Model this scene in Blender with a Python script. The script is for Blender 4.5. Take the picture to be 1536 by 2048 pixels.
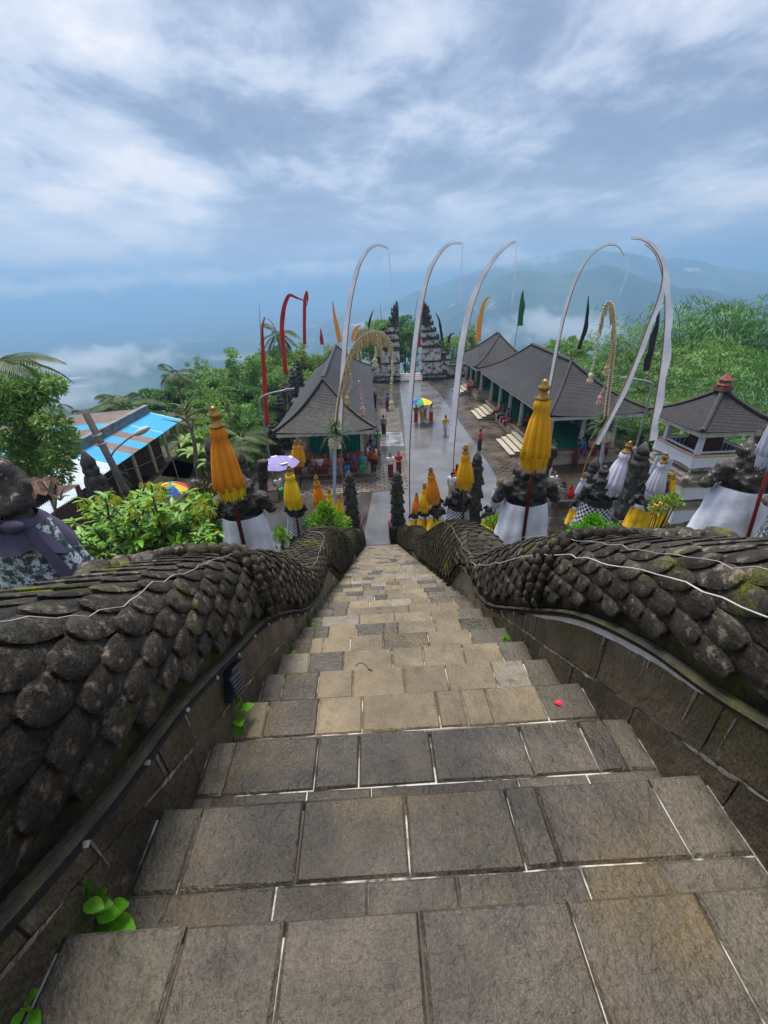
import bpy, math, random
import numpy as np
from mathutils import Vector, Matrix, noise as mnoise
R = math.radians
random.seed(7); rng = np.random.default_rng(7)
S = bpy.context.scene
for o in list(bpy.data.objects): bpy.data.objects.remove(o)
COL = S.collection

# ---------------------------------------------------------------- camera
CAM = np.array([0.0, 0.0, 10.5]); FPX = 816.6            # focal length in pixels of a 1536 px wide frame
_p, _y, _r = R(28.40), R(1.11), R(-2.41)
_fw = np.array([math.sin(_y)*math.cos(_p), math.cos(_y)*math.cos(_p), -math.sin(_p)])
_rt = np.array([math.cos(_y), -math.sin(_y), 0.0]); _up = np.cross(_rt, _fw)
_R = _rt*math.cos(_r)+_up*math.sin(_r); _U = _up*math.cos(_r)-_rt*math.sin(_r)
cd = bpy.data.cameras.new('camera'); cam = bpy.data.objects.new('camera', cd); COL.objects.link(cam)
cd.sensor_fit = 'HORIZONTAL'; cd.sensor_width = 36; cd.lens = FPX/1536*36; cd.clip_start = .05; cd.clip_end = 150000
cam.matrix_world = Matrix(((_R[0], _U[0], -_fw[0], CAM[0]), (_R[1], _U[1], -_fw[1], CAM[1]), (_R[2], _U[2], -_fw[2], CAM[2]), (0, 0, 0, 1)))
S.camera = cam

# ---------------------------------------------------------------- sky, sun, exposure
S.view_settings.view_transform = 'Standard'; S.view_settings.look = 'None'
S.view_settings.exposure = 0.85; S.view_settings.gamma = 1.0; S.view_settings.use_curve_mapping = False
S.cycles.max_bounces = 6; S.cycles.diffuse_bounces = 2; S.cycles.glossy_bounces = 2; S.cycles.transparent_max_bounces = 12
S.cycles.volume_bounces = 3; S.cycles.use_denoising = True
S.cycles.volume_step_rate = 2.0; S.cycles.volume_max_steps = 64
SUN_EL, SUN_AZ = R(74), R(-25)
W = bpy.data.worlds.new('World'); S.world = W; W.use_nodes = True
def build_world():
    nt = W.node_tree; N = nt.nodes; L = nt.links; N.clear()
    def nd(t, **k):
        n = N.new(t)
        for a, b in k.items(): setattr(n, a, b)
        return n
    def mth(op, a, b=None, clamp=False):
        n = nd('ShaderNodeMath', operation=op, use_clamp=clamp)
        for i, v in enumerate((a, b)):
            if v is None: continue
            if isinstance(v, (int, float)): n.inputs[i].default_value = v
            else: L.new(v, n.inputs[i])
        return n.outputs[0]
    out = nd('ShaderNodeOutputWorld'); bg = nd('ShaderNodeBackground'); bg.inputs[1].default_value = 0.1
    sky = nd('ShaderNodeTexSky', sky_type='NISHITA', sun_disc=False); sky.sun_elevation = SUN_EL; sky.sun_rotation = SUN_AZ
    sky.air_density = 1.2; sky.dust_density = 2.0; sky.ozone_density = 2.0
    tc = nd('ShaderNodeTexCoord'); sp = nd('ShaderNodeSeparateXYZ'); L.new(tc.outputs['Generated'], sp.inputs[0])
    # the cloud deck is a flat layer overhead: direction / (height + a little for the earth's curve)
    zz = mth('ADD', mth('MAXIMUM', sp.outputs[2], 0.0), 0.16)
    u = mth('DIVIDE', sp.outputs[0], zz); v = mth('DIVIDE', sp.outputs[1], zz)
    cb = nd('ShaderNodeCombineXYZ'); L.new(u, cb.inputs[0]); L.new(mth('MULTIPLY', v, 0.85), cb.inputs[1])
    def nz(scale, detail, rough, dist, off):
        a = nd('ShaderNodeVectorMath', operation='ADD'); L.new(cb.outputs[0], a.inputs[0]); a.inputs[1].default_value = off
        n = nd('ShaderNodeTexNoise'); n.inputs['Scale'].default_value = scale; n.inputs['Detail'].default_value = detail
        n.inputs['Roughness'].default_value = rough; n.inputs['Distortion'].default_value = dist
        L.new(a.outputs[0], n.inputs['Vector']); return n.outputs['Fac']
    n1 = nz(.80, 6, .5, .3, (3.6, 1.2, .2)); n2 = nz(2.7, 10, .6, .25, (9.3, 4.1, 1.0)); n3 = nz(.40, 2, .5, .2, (1.2, 8.8, 3.0))
    s = mth('ADD', mth('MULTIPLY', n1, .55), mth('ADD', mth('MULTIPLY', n2, .40), mth('MULTIPLY', n3, .26)))
    cr = nd('ShaderNodeValToRGB'); e = cr.color_ramp.elements
    e[0].position = .49; e[0].color = (1.3, 1.55, 2.3, 1)
    e[1].position = .71; e[1].color = (6.3, 5.9, 5.9, 1)
    for pos, c in ((.545, (1.7, 2.0, 2.85)), (.585, (2.6, 2.9, 3.75)), (.62, (3.8, 4.0, 4.7)), (.655, (4.5, 4.6, 5.1))):
        q = cr.color_ramp.elements.new(pos); q.color = (*c, 1)
    L.new(s, cr.inputs[0])
    # clear-air blue where the deck thins out low over the land
    lo = nd('ShaderNodeMapRange'); lo.inputs[1].default_value = .0; lo.inputs[2].default_value = .22
    lo.inputs[3].default_value = .62; lo.inputs[4].default_value = .0; L.new(sp.outputs[2], lo.inputs[0])
    lown = mth('MULTIPLY', lo.outputs[0], mth('MULTIPLY', mth('SUBTRACT', .80, n2), 2.0, True), True)
    mx = nd('ShaderNodeMix', data_type='RGBA'); L.new(lown, mx.inputs['Factor'])
    L.new(cr.outputs[0], mx.inputs['A']); mx.inputs['B'].default_value = (5.6, 5.4, 5.9, 1)
    m2 = nd('ShaderNodeMix', data_type='RGBA'); m2.inputs['Factor'].default_value = .93
    L.new(sky.outputs[0], m2.inputs['A']); L.new(mx.outputs['Result'], m2.inputs['B'])
    L.new(m2.outputs['Result'], bg.inputs[0]); L.new(bg.outputs[0], out.inputs[0])
build_world()
sl = bpy.data.lights.new('sun', 'SUN'); sl.energy = 3.0; sl.angle = R(26); sl.color = (1, .95, .88)
so = bpy.data.objects.new('sun', sl); COL.objects.link(so)
_sd = Vector((math.sin(SUN_AZ)*math.cos(SUN_EL), math.cos(SUN_AZ)*math.cos(SUN_EL), math.sin(SUN_EL)))
so.rotation_euler = _sd.to_track_quat('Z', 'Y').to_euler()

# ---------------------------------------------------------------- where a picture point lies in the place
def ray(x, y): return _fw+_R*((x-768)/FPX)-_U*((y-1024)/FPX)
def G(x, y, z=0.0):                      # on the level z
    d = ray(x, y); return CAM+d*((z-CAM[2])/d[2])
def A(x, y, Y):                          # in the upright plane at distance Y
    d = ray(x, y); return CAM+d*(Y/d[1])
def stair_z(Y): return 9.6264-.59508*Y    # line through the step edges
def Mpx(P): return float((np.asarray(P)-CAM)@_fw)/FPX     # metres per pixel there

# ---------------------------------------------------------------- materials
MATS = {}
def mat(name, col, col2=None, rough=.7, scale=6, bump=0., bscale=None, col3=None, p2=.5, p3=.62, soft=.12, rough2=None, metal=0., spec=.5,
        obj=False, stain=None, moss=None, speck=0., vary=0., island=False, stretch=None, trans=0., detail=6, sheen=0., coat=0.):
    if name in MATS: return MATS[name]
    m = bpy.data.materials.new(name); m.use_nodes = True; MATS[name] = m
    nt = m.node_tree; N = nt.nodes; L = nt.links; b = N['Principled BSDF']
    b.inputs['Roughness'].default_value = rough; b.inputs['Metallic'].default_value = metal
    b.inputs['Specular IOR Level'].default_value = spec
    if coat: b.inputs['Coat Weight'].default_value = coat; b.inputs['Coat Roughness'].default_value = .15
    if obj:
        t = N.new('ShaderNodeTexCoord'); vec = t.outputs['Object']
    else:
        t = N.new('ShaderNodeNewGeometry'); vec = t.outputs['Position']
    if stretch:
        mp = N.new('ShaderNodeMapping'); mp.inputs['Scale'].default_value = stretch; L.new(vec, mp.inputs[0]); vec = mp.outputs[0]
    def nz(s, d=detail):
        n = N.new('ShaderNodeTexNoise'); n.inputs['Scale'].default_value = s; n.inputs['Detail'].default_value = d
        n.inputs['Roughness'].default_value = .62; L.new(vec, n.inputs['Vector']); return n.outputs['Fac']
    c = None
    def mixc(a, bb, f):
        x = N.new('ShaderNodeMix'); x.data_type = 'RGBA'
        if hasattr(f, 'links'): L.new(f, x.inputs['Factor'])
        else: x.inputs['Factor'].default_value = f
        for i, v in (('A', a), ('B', bb)):
            if hasattr(v, 'links'): L.new(v, x.inputs[i])
            else: x.inputs[i].default_value = (*v, 1)
        return x.outputs['Result']
    def thr(f, p, s):
        r = N.new('ShaderNodeMapRange'); r.inputs[1].default_value = p-s; r.inputs[2].default_value = p+s; L.new(f, r.inputs[0]); return r.outputs[0]
    c = col
    if col2:
        f2 = nz(scale); c = mixc(c, col2, thr(f2, p2, soft))
        if rough2 is not None:
            r = N.new('ShaderNodeMapRange'); r.inputs[1].default_value = p2-soft; r.inputs[2].default_value = p2+soft
            r.inputs[3].default_value = rough; r.inputs[4].default_value = rough2; L.new(f2, r.inputs[0]); L.new(r.outputs[0], b.inputs['Roughness'])
    if col3:
        c = mixc(c, col3, thr(nz(scale*2.7), p3, soft*.5))
    if stain:
        sc_, p_, s_, amt = stain
        g_ = thr(nz(sc_, 7), p_, s_); dk = mixc(c, (.0, .0, .0), amt); c = mixc(c, dk, g_)
    if moss:
        mc_, ms_, mp_, mf_ = moss; c = mixc(c, mc_, thr(nz(ms_, 8), mp_, mf_))
    if speck:
        mr_ = N.new('ShaderNodeMapRange'); mr_.inputs[1].default_value = .3; mr_.inputs[2].default_value = .7; mr_.inputs[3].default_value = 1-speck; mr_.inputs[4].default_value = 1+speck; L.new(nz(150, 3), mr_.inputs[0])
        h_ = N.new('ShaderNodeHueSaturation'); L.new(mr_.outputs[0], h_.inputs['Value'])
        if hasattr(c, 'links'): L.new(c, h_.inputs['Color'])
        else: h_.inputs['Color'].default_value = (*c, 1)
        c = h_.outputs[0]
    if vary:
        if island: rnd = (t if not obj else N.new('ShaderNodeNewGeometry')).outputs['Random Per Island']
        else: rnd = N.new('ShaderNodeObjectInfo').outputs['Random']
        h = N.new('ShaderNodeHueSaturation'); mr = N.new('ShaderNodeMapRange')
        mr.inputs[3].default_value = 1-vary; mr.inputs[4].default_value = 1+vary; L.new(rnd, mr.inputs[0]); L.new(mr.outputs[0], h.inputs['Value'])
        if hasattr(c, 'links'): L.new(c, h.inputs['Color'])
        else: h.inputs['Color'].default_value = (*c, 1)
        c = h.outputs[0]
    if hasattr(c, 'links'): L.new(c, b.inputs['Base Color'])
    else: b.inputs['Base Color'].default_value = (*c, 1)
    if bump:
        bp = N.new('ShaderNodeBump'); bp.inputs['Strength'].default_value = bump; bp.inputs['Distance'].default_value = .02
        L.new(nz(bscale or scale*4, 5), bp.inputs['Height']); L.new(bp.outputs[0], b.inputs['Normal'])
    if trans:
        tr = N.new('ShaderNodeBsdfTranslucent'); ms = N.new('ShaderNodeMixShader'); ms.inputs[0].default_value = trans
        if hasattr(c, 'links'): L.new(c, tr.inputs[0])
        else: tr.inputs[0].default_value = (*c, 1)
        L.new(b.outputs[0], ms.inputs[1]); L.new(tr.outputs[0], ms.inputs[2]); L.new(ms.outputs[0], N['Material Output'].inputs[0])
    return m

# ---------------------------------------------------------------- mesh and object helpers
def tag(o, label=None, cat=None, group=None, kind=None):
    if label: o['label'] = label
    if cat: o['category'] = cat
    if group: o['group'] = group
    if kind: o['kind'] = kind
    return o
def empty(name, loc=(0, 0, 0), label=None, cat=None, group=None, rz=0):
    o = bpy.data.objects.new(name, None); COL.objects.link(o); o.location = tuple(map(float, loc)); o.rotation_euler = (0, 0, rz); o.empty_display_size = .1
    return tag(o, label, cat, group)
def link(name, me, parent=None, loc=(0, 0, 0), rot=None, scale=None, material=None):
    o = bpy.data.objects.new(name, me); COL.objects.link(o); o.location = tuple(map(float, loc))
    if rot is not None: o.rotation_euler = rot
    if scale is not None: o.scale = scale if hasattr(scale, '__len__') else (scale,)*3
    if parent is not None: o.parent = parent
    if material is not None:
        if not me.materials: me.materials.append(None)
        o.material_slots[0].link = 'OBJECT'; o.material_slots[0].material = material
    return o
def copy_tree(o, parent=None):
    c = o.copy(); COL.objects.link(c); c.parent = parent
    for ch in o.children: copy_tree(ch, c)
    return c
def npmesh(name, V, F, m=None, smooth=False):
    """V (n,3), F list of index arrays, each (k,3) or (k,4)"""
    V = np.asarray(V, dtype=np.float32)
    if not isinstance(F, (list, tuple)): F = [F]
    F = [np.asarray(f, dtype=np.int32) for f in F if len(f)]
    me = bpy.data.meshes.new(name); me.vertices.add(len(V)); me.vertices.foreach_set('co', V.ravel())
    loops = np.concatenate([f.ravel() for f in F]); tot = np.concatenate([np.full(len(f), f.shape[1], np.int32) for f in F])
    st = np.concatenate([[0], np.cumsum(tot)[:-1]]).astype(np.int32)
    me.loops.add(len(loops)); me.loops.foreach_set('vertex_index', loops)
    me.polygons.add(len(tot)); me.polygons.foreach_set('loop_start', st); me.polygons.foreach_set('loop_total', tot)
    if smooth: me.polygons.foreach_set('use_smooth', np.ones(len(tot), bool))
    me.update(calc_edges=True); me.validate()
    if m is not None: me.materials.append(m)
    return me
class MB:
    def __init__(s): s.v = []; s.f = []
    def add(s, V, F):
        n = len(s.v); s.v += [tuple(map(float, p)) for p in V]; s.f += [tuple(int(i)+n for i in f) for f in F]; return s
    def hexa(s, P):      # 8 corners: bottom 4 counterclockwise, top 4
        return s.add(P, [(3, 2, 1, 0), (4, 5, 6, 7), (0, 1, 5, 4), (1, 2, 6, 5), (2, 3, 7, 6), (3, 0, 4, 7)])
    def box(s, c, d, rz=0, M=None, taper=1.0):
        x, y, z = d[0]/2, d[1]/2, d[2]/2; P = []
        for k, (sx, sy, sz) in enumerate(((-1, -1, -1), (1, -1, -1), (1, 1, -1), (-1, 1, -1), (-1, -1, 1), (1, -1, 1), (1, 1, 1), (-1, 1, 1))):
            t = taper if sz > 0 else 1
            p = Vector((sx*x*t, sy*y*t, sz*z))
            if rz: p = Matrix.Rotation(rz, 3, 'Z') @ p
            if M is not None: p = M @ p
            P.append((p.x+c[0], p.y+c[1], p.z+c[2]))
        return s.hexa(P)
    def tube(s, pts, rad, n=6, cap=True):
        pts = [Vector(tuple(map(float, p))) for p in pts]; V = []; F = []
        if not hasattr(rad, '__len__'): rad = [rad]*len(pts)
        ref = None
        for i, p in enumerate(pts):
            t = (pts[min(i+1, len(pts)-1)]-pts[max(i-1, 0)])
            if t.length < 1e-9: t = Vector((0, 0, 1))
            t.normalize()
            if ref is None:
                ref = t.orthogonal().normalized()
            ref = (ref-t*ref.dot(t))
            if ref.length < 1e-6: ref = t.orthogonal()
            ref.normalize(); b = t.cross(ref)
            for k in range(n):
                a = 2*math.pi*k/n; V.append(p+(ref*math.cos(a)+b*math.sin(a))*rad[i])
        for i in range(len(pts)-1):
            for k in range(n):
                k2 = (k+1) % n; F.append((i*n+k, i*n+k2, (i+1)*n+k2, (i+1)*n+k))
        if cap: F.append(tuple(range(n))[::-1]); F.append(tuple((len(pts)-1)*n+k for k in range(n)))
        return s.add(V, F)
    def lathe(s, prof, n=16, c=(0, 0, 0), sx=1, sy=1, wob=None, M=None):
        V = []; F = []
        for i, (r, z) in enumerate(prof):
            for k in range(n):
                a = 2*math.pi*k/n; rr = r*(wob(a, i) if wob else 1)
                p = Vector((rr*math.cos(a)*sx, rr*math.sin(a)*sy, z))
                if M is not None: p = M @ p
                V.append((p.x+c[0], p.y+c[1], p.z+c[2]))
        for i in range(len(prof)-1):
            for k in range(n):
                k2 = (k+1) % n; F.append((i*n+k, i*n+k2, (i+1)*n+k2, (i+1)*n+k))
        F.append(tuple(range(n))[::-1]); F.append(tuple((len(prof)-1)*n+k for k in range(n)))
        return s.add(V, F)
    def ell(s, c, r, n=8, m=6, M=None):
        if not hasattr(r, '__len__'): r = (r,)*3
        V = []; F = []
        V.append((0, 0, -1))
        for i in range(1, m):
            t = -math.pi/2+math.pi*i/m
            for k in range(n):
                a = 2*math.pi*k/n; V.append((math.cos(t)*math.cos(a), math.cos(t)*math.sin(a), math.sin(t)))
        V.append((0, 0, 1)); e = len(V)-1
        for k in range(n): F.append((0, 1+(k+1) % n, 1+k)); F.append((e, e-n+k, e-n+(k+1) % n))
        for i in range(m-2):
            for k in range(n):
                a = 1+i*n; F.append((a+k, a+(k+1) % n, a+n+(k+1) % n, a+n+k))
        W2 = []
        for p in V:
            q = Vector((p[0]*r[0], p[1]*r[1], p[2]*r[2]))
            if M is not None: q = M @ q
            W2.append((q.x+c[0], q.y+c[1], q.z+c[2]))
        return s.add(W2, F)
    def mesh(s, name, m=None, smooth=False):
        me = bpy.data.meshes.new(name); me.from_pydata(s.v, [], s.f); me.update()
        if smooth: me.polygons.foreach_set('use_smooth', np.ones(len(me.polygons), bool))
        if m is not None: me.materials.append(m)
        return me
    def build(s, name, m, parent=None, smooth=False, world=False):
        """world: the vertices are world positions, the parent stands unrotated at its location"""
        if world and parent is not None:
            l = parent.location; q = parent.parent
            off = Vector(l)
            while q is not None: off += q.location; q = q.parent
            s.v = [(a-off.x, b-off.y, c-off.z) for a, b, c in s.v]
        return link(name, s.mesh(name, m, smooth), parent)
def fuse(mb, name, voxel=.03, it=2, disp=0., dscale=6., m=None, seed=0, carve=0.):
    """one continuous skin round the shapes of mb, roughened like worn carving"""
    o = bpy.data.objects.new('tmp', mb.mesh('tmp')); COL.objects.link(o)
    r = o.modifiers.new('r', 'REMESH'); r.mode = 'VOXEL'; r.voxel_size = voxel
    if it: s = o.modifiers.new('s', 'SMOOTH'); s.iterations = it; s.factor = .5
    dg = bpy.context.evaluated_depsgraph_get(); dg.update()
    me = bpy.data.meshes.new_from_object(o.evaluated_get(dg)); me.name = name
    bpy.data.objects.remove(o)
    if disp:
        n = len(me.vertices); co = np.empty(n*3, np.float32); no = np.empty(n*3, np.float32)
        me.vertices.foreach_get('co', co); me.vertices.foreach_get('normal', no); co = co.reshape(-1, 3); no = no.reshape(-1, 3)
        off = Vector((seed*3.1, seed*1.7, 0)); d = np.empty(n)
        for i in range(n):
            p = Vector(co[i])*dscale+off
            d[i] = mnoise.noise(p)+.5*mnoise.noise(p*2.3)
            if carve: d[i] += carve*(abs(mnoise.noise(p*1.6))*2-.5)
        co += no*(d*disp)[:, None]; me.vertices.foreach_set('co', co.ravel()); me.update()
    me.polygons.foreach_set('use_smooth', np.ones(len(me.polygons), bool))
    me.materials.clear()
    if m is not None: me.materials.append(m)
    return me
def spl(pts, n):
    """smooth curve through points, n samples per span"""
    P = np.asarray(pts, float); Q = np.vstack([2*P[0]-P[1], P, 2*P[-1]-P[-2]]); out = []
    for i in range(1, len(Q)-2):
        for t in np.linspace(0, 1, n, endpoint=False):
            a, b, c, d = Q[i-1], Q[i], Q[i+1], Q[i+2]
            out.append(.5*((2*b)+(-a+c)*t+(2*a-5*b+4*c-d)*t*t+(-a+3*b-3*c+d)*t**3))
    out.append(P[-1]); return np.array(out)
def ip(x, xs, ys):       # smooth interpolation through a table
    return float(np.interp(x, *_tab(xs, ys)))
_T = {}
def _tab(xs, ys):
    k = (tuple(xs), tuple(ys))
    if k not in _T:
        c = spl(np.column_stack([xs, ys]), 8); o = np.argsort(c[:, 0]); _T[k] = (c[o, 0], c[o, 1])
    return _T[k]
# ================================================================ THE SETTING
grass_m = mat('hill_green', (.035, .06, .018), (.06, .045, .025), .9, .6, .4, 5, (.02, .04, .012))
far_m = mat('far_land', (.010, .032, .018), (.075, .12, .055), .95, .0021, 0, None, (.42, .42, .36), .52, .655, .08)
def hz(x, y):                                        # the hill under everything nearby
    slope = min(9.9, max(0.0, stair_z(y)-.42)) if y > -1 else 9.9+(-1-y)*.3
    if y < 17:
        if x < -3.2: slope = max(-.05, slope-min(.9, (-3.2-x)*.22))
        if x > 3: slope = max(-.05, slope-min(.4, (x-3)*.1))
    dx = max(-19-x, x-21, 0); dy = max(y-60, 0)
    d = math.hypot(dx, dy)
    if x < -8.4 and y > 30: d = max(d, min(-8.4-x, y-30)*.6)
    z = slope-.06-d*.52+(.25*mnoise.noise((x*.15, y*.15, 0)) if d > 1 else 0)
    return z
def make_ground():
    xs = np.concatenate([np.arange(-130, -30, 5), np.arange(-30, 30, 1.0), np.arange(30, 131, 5)])
    ys = np.concatenate([np.arange(-40, -4, 3), np.arange(-4, 64, 1.0), np.arange(64, 160, 5)])
    V = [(x, y, hz(x, y)) for y in ys for x in xs]; nx = len(xs)
    F = [(j*nx+i, j*nx+i+1, (j+1)*nx+i+1, (j+1)*nx+i) for j in range(len(ys)-1) for i in range(nx-1)]
    tag(link('hillside', npmesh('hillside', V, np.array(F), grass_m, True)), kind='structure')
    # the land far below: a ring from the foot of the hill to the horizon
    az = np.radians(np.arange(-180, 180, 1.5)); rr = 70*np.exp(np.linspace(0, math.log(60000/70), 70))
    V = []; n = len(az)
    for r in rr:
        for a in az:
            x, y = r*math.sin(a), r*math.cos(a)
            z = -14-(r-70)*.5 if r < 500 else -229-(r-500)*.012
            z = max(z, -270)+ (min(1, max(0, (r-300)/1500))*22*mnoise.noise((x*.0011, y*.0011, 0)))
            if abs(a) > 1.9: z = max(z, -20)
            V.append((x, y, z))
    F = [(j*n+i, j*n+(i+1) % n, (j+1)*n+(i+1) % n, (j+1)*n+i) for j in range(len(rr)-1) for i in range(n)]
    tag(link('valley_terrain', npmesh('valley', V, np.array(F), far_m, True)), kind='structure')
def ridge(name, pts, Rm, wid, foot, amp, seed):
    """a mountain whose crest follows the seen skyline at distance Rm"""
    c = spl(pts, 14); AZ = []; EL = []
    for x, y in c:
        d = ray(x, y); AZ.append(math.atan2(d[0], d[1])); EL.append(d[2]/math.hypot(d[0], d[1]))
    V = []; rs = np.linspace(-1.6, 1.6, 33)
    for a, e in zip(AZ, EL):
        top = CAM[2]+Rm*e; i_ = len(V)//33; k_ = min(1, i_/26, (len(AZ)-1-i_)/26); top = foot-60+(top-foot+60)*(k_*k_*(3-2*k_))
        for t in rs:
            r = Rm+t*wid; f = math.exp(-2.2*t*t); x, y = r*math.sin(a), r*math.cos(a)
            rd = abs(mnoise.noise((x/wid*3.1+seed, y/wid*3.1, 1)))*2-.5+.5*mnoise.noise((x/wid*9, y/wid*9, seed))
            V.append((x, y, foot+(top-foot)*f+amp*rd*(1-.75*f)*(f > .02)))
    m = len(rs); F = [(i*m+j, (i+1)*m+j, (i+1)*m+j+1, i*m+j+1) for i in range(len(AZ)-1) for j in range(m-1)]
    return tag(link(name, npmesh(name, V, np.array(F), far_m, True)), kind='structure')
make_ground()
ridge('hill_range', [(640, 690), (760, 668), (850, 640), (910, 610), (960, 578), (1000, 552), (1040, 540), (1075, 543), (1115, 551), (1160, 545), (1210, 532), (1250, 541), (1300, 560), (1360, 572), (1440, 588), (1540, 606), (1700, 630), (1900, 650)], 2300, 600, -275, 45, 2)
ridge('mountain_flank', [(480, 668), (600, 650), (720, 620), (830, 585), (930, 550), (1040, 519), (1130, 504), (1190, 500), (1300, 514), (1420, 530), (1536, 545), (1700, 567), (1900, 590)], 3700, 1000, -280, 60, 5)

# ---------------------------------------------------------------- the stairs
SX0, SX1, TR, RI = -.64, .88, .30, .1785
NSTEP = 53
def nose(n): return .3096+n*TR, 10.5-1.0577-n*RI
mortar_m = mat('mortar', (.07, .06, .05), (.55, .53, .49), .8, 7, .4, 60, p2=.52, soft=.05)
SL = [mat('slab_grey', (.055, .044, .032), (.112, .092, .071), .36, 5, .65, 50, (.045, .038, .03), .52, .63, .2, .2, vary=.22, stain=(1.7, .53, .10, .58), moss=((.11, .08, .035), 2.6, .60, .09), speck=.28),
      mat('slab_tan', (.175, .132, .075), (.255, .198, .12), .5, 6, .6, 50, (.15, .115, .07), .5, .62, .2, .38, vary=.16, stain=(1.7, .55, .12, .45), speck=.22),
      mat('slab_dark', (.08, .067, .05), (.13, .11, .08), .42, 6, .7, 55, (.035, .038, .02), .5, .62, .2, .28, vary=.2, speck=.3),
      mat('slab_pale', (.20, .172, .13), (.27, .235, .18), .6, 6, .8, 40, (.12, .10, .075), .5, .62, .2, .4, vary=.15, stain=(1.7, .56, .12, .4), speck=.2)]
def chamfer_box(x0, x1, y0, y1, z0, z1, c=.006, jit=.0):
    j = lambda: random.uniform(-jit, jit)
    P = [(x0, y0, z0), (x1, y0, z0), (x1, y1, z0), (x0, y1, z0), (x0, y0, z1-c), (x1, y0, z1-c), (x1, y1, z1-c), (x0, y1, z1-c),
         (x0+c, y0+c, z1), (x1-c, y0+c, z1), (x1-c, y1-c, z1), (x0+c, y1-c, z1)]
    P = P[:4]+[(a+j(), b+j(), d+j()*.6) for a, b, d in P[4:]]
    F = [(0, 1, 5, 4), (1, 2, 6, 5), (2, 3, 7, 6), (3, 0, 4, 7), (4, 5, 9, 8), (5, 6, 10, 9), (6, 7, 11, 10), (7, 4, 8, 11), (8, 9, 10, 11)]
    return P, F
def make_stairs():
    core = MB()
    root = empty('stairs', (0, 0, 0)); tag(root, kind='structure')
    far = [MB() for _ in SL]; count = 0
    for n in range(-5, NSTEP):
        y1, z = nose(n); y0 = y1-TR
        core.box(((SX0+SX1)/2, (y0+y1)/2-.006, (z-.006+z-1.2)/2), (SX1-SX0+.1, TR, 1.2-.006))
        rows = [(y1-random.uniform(.15, .172), y1+.018)]
        rows.append((y0-.03, rows[0][0]-.0032))
        for ri, (a, b) in enumerate(rows):
            x = SX0+.004; first = True
            while x < SX1-.02:
                w = random.uniform(.17, .33) if not first else random.uniform(.07, .24)
                if random.random() < .12: w *= .45
                first = False
                x2 = min(SX1-.002, x+w)
                if SX1-x2 < .07: x2 = SX1-.002
                edge = x2 > SX1-.06 or x < SX0+.05
                q = random.random()
                if n <= 2: k = 2 if (edge and q < .85) else (0 if q < .975 else 1)
                elif n <= 13: k = 2 if (edge and q < .55) else (1 if q < .66 else (3 if q < .74 else 0))
                else: k = 2 if (edge and q < .3) else (3 if q < .30 else (1 if q < .84 else 0))
                lift = random.uniform(-.0015, .0015)
                g = .0013 if n < 8 else .0018
                P, F = chamfer_box(x+g, x2-g, a, b, z-.034, z+lift+(.002 if ri == 0 else 0), .005 if ri else .007, .002)
                if n >= -2 and count < 300:
                    mb = MB(); mb.add(P, F); mb.build('slab', SL[k], root); count += 1
                elif n >= -2:
                    far[k].add(P, F)
                else:
                    far[k].add(P, F)
                x = x2
    for k, f in enumerate(far):
        if f.v: tag(f.build('slab_courses', SL[k], root), kind='stuff')
    core.build('step_core', mortar_m, root)
    return root
make_stairs()

# ---------------------------------------------------------------- naga balustrades
scale_m = mat('naga_stone', (.028, .023, .0175), (.07, .058, .044), .66, 11, .65, 70, (.20, .16, .125), .52, .60, .12, .42, vary=.45, stain=(2.2, .56, .12, .5), moss=((.085, .09, .012), 4.2, .63, .05), speck=.45, spec=.22)
scaleF_m = mat('naga_stone_far', (.028, .024, .018), (.068, .057, .042), .72, 8, .9, 60, (.10, .095, .022), .52, .63, .14, .45, vary=.4, island=True, stain=(1.6, .56, .12, .5), moss=((.08, .08, .012), 2.2, .60, .07), spec=.22)
core_m = mat('naga_joint', (.014, .012, .009), (.075, .085, .010), .95, 5, .8, 60, (.02, .02, .014), .50, .62, .06)
block_m = mat('wall_block', (.10, .077, .048), (.24, .185, .118), .5, 5, 1.0, 40, (.42, .37, .30), .5, .69, .16, .34, vary=.35, stretch=(1, 1, .55), stain=(1.3, .5, .14, .6), moss=((.10, .085, .025), 1.9, .62, .08), speck=.5)
blockL_m = mat('ledge_stone', (.055, .047, .033), (.085, .08, .025), .8, 9, .9, 50, (.10, .088, .066), .56, .66, .08)
TOPL = ([-2.5, -1, 0, .9, 1.6, 2.1, 2.65, 3.1, 3.5, 4.2, 5.3, 6.4, 7.5, 8.5, 9.4, 10.8, 11.9, 13, 14, 15, 16.6], [.68, .69, .70, .73, .77, .77, .70, .53, .54, .70, .92, .95, .83, .66, .70, .93, .92, .72, .80, .96, .9])
BOTL = ([-2.5, -1, .3, .8, 1.2, 1.65, 2.1, 2.6, 3.2, 3.7, 4.15, 4.6, 5.2, 6.5, 7.5, 8.6, 9.6, 11, 12, 13.5, 16.6], [.19, .2, .22, .31, .34, .37, .29, .17, .16, .30, .36, .22, .02, -.02, .02, .2, .04, -.02, -.02, 0, 0])
TOPR = ([-2.5, -1, 0, 1, 1.7, 2.2, 2.7, 3.2, 3.55, 4.0, 5.0, 5.9, 6.9, 8.0, 8.8, 9.8, 11, 12.3, 13.4, 15, 16.6], [.72, .73, .74, .75, .75, .74, .65, .52, .58, .79, .95, .91, .78, .67, .68, .84, .93, .75, .88, .98, .92])
BOTR = ([-2.5, -1, 0, .6, .95, 1.36, 1.85, 2.5, 2.95, 3.42, 3.8, 4.15, 5, 6.5, 7.5, 8.6, 9.6, 11, 12, 13.5, 16.6], [.24, .26, .29, .33, .40, .40, .28, .14, .22, .39, .24, .02, -.02, -.02, .02, .15, .03, -.02, 0, 0, 0])
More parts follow.
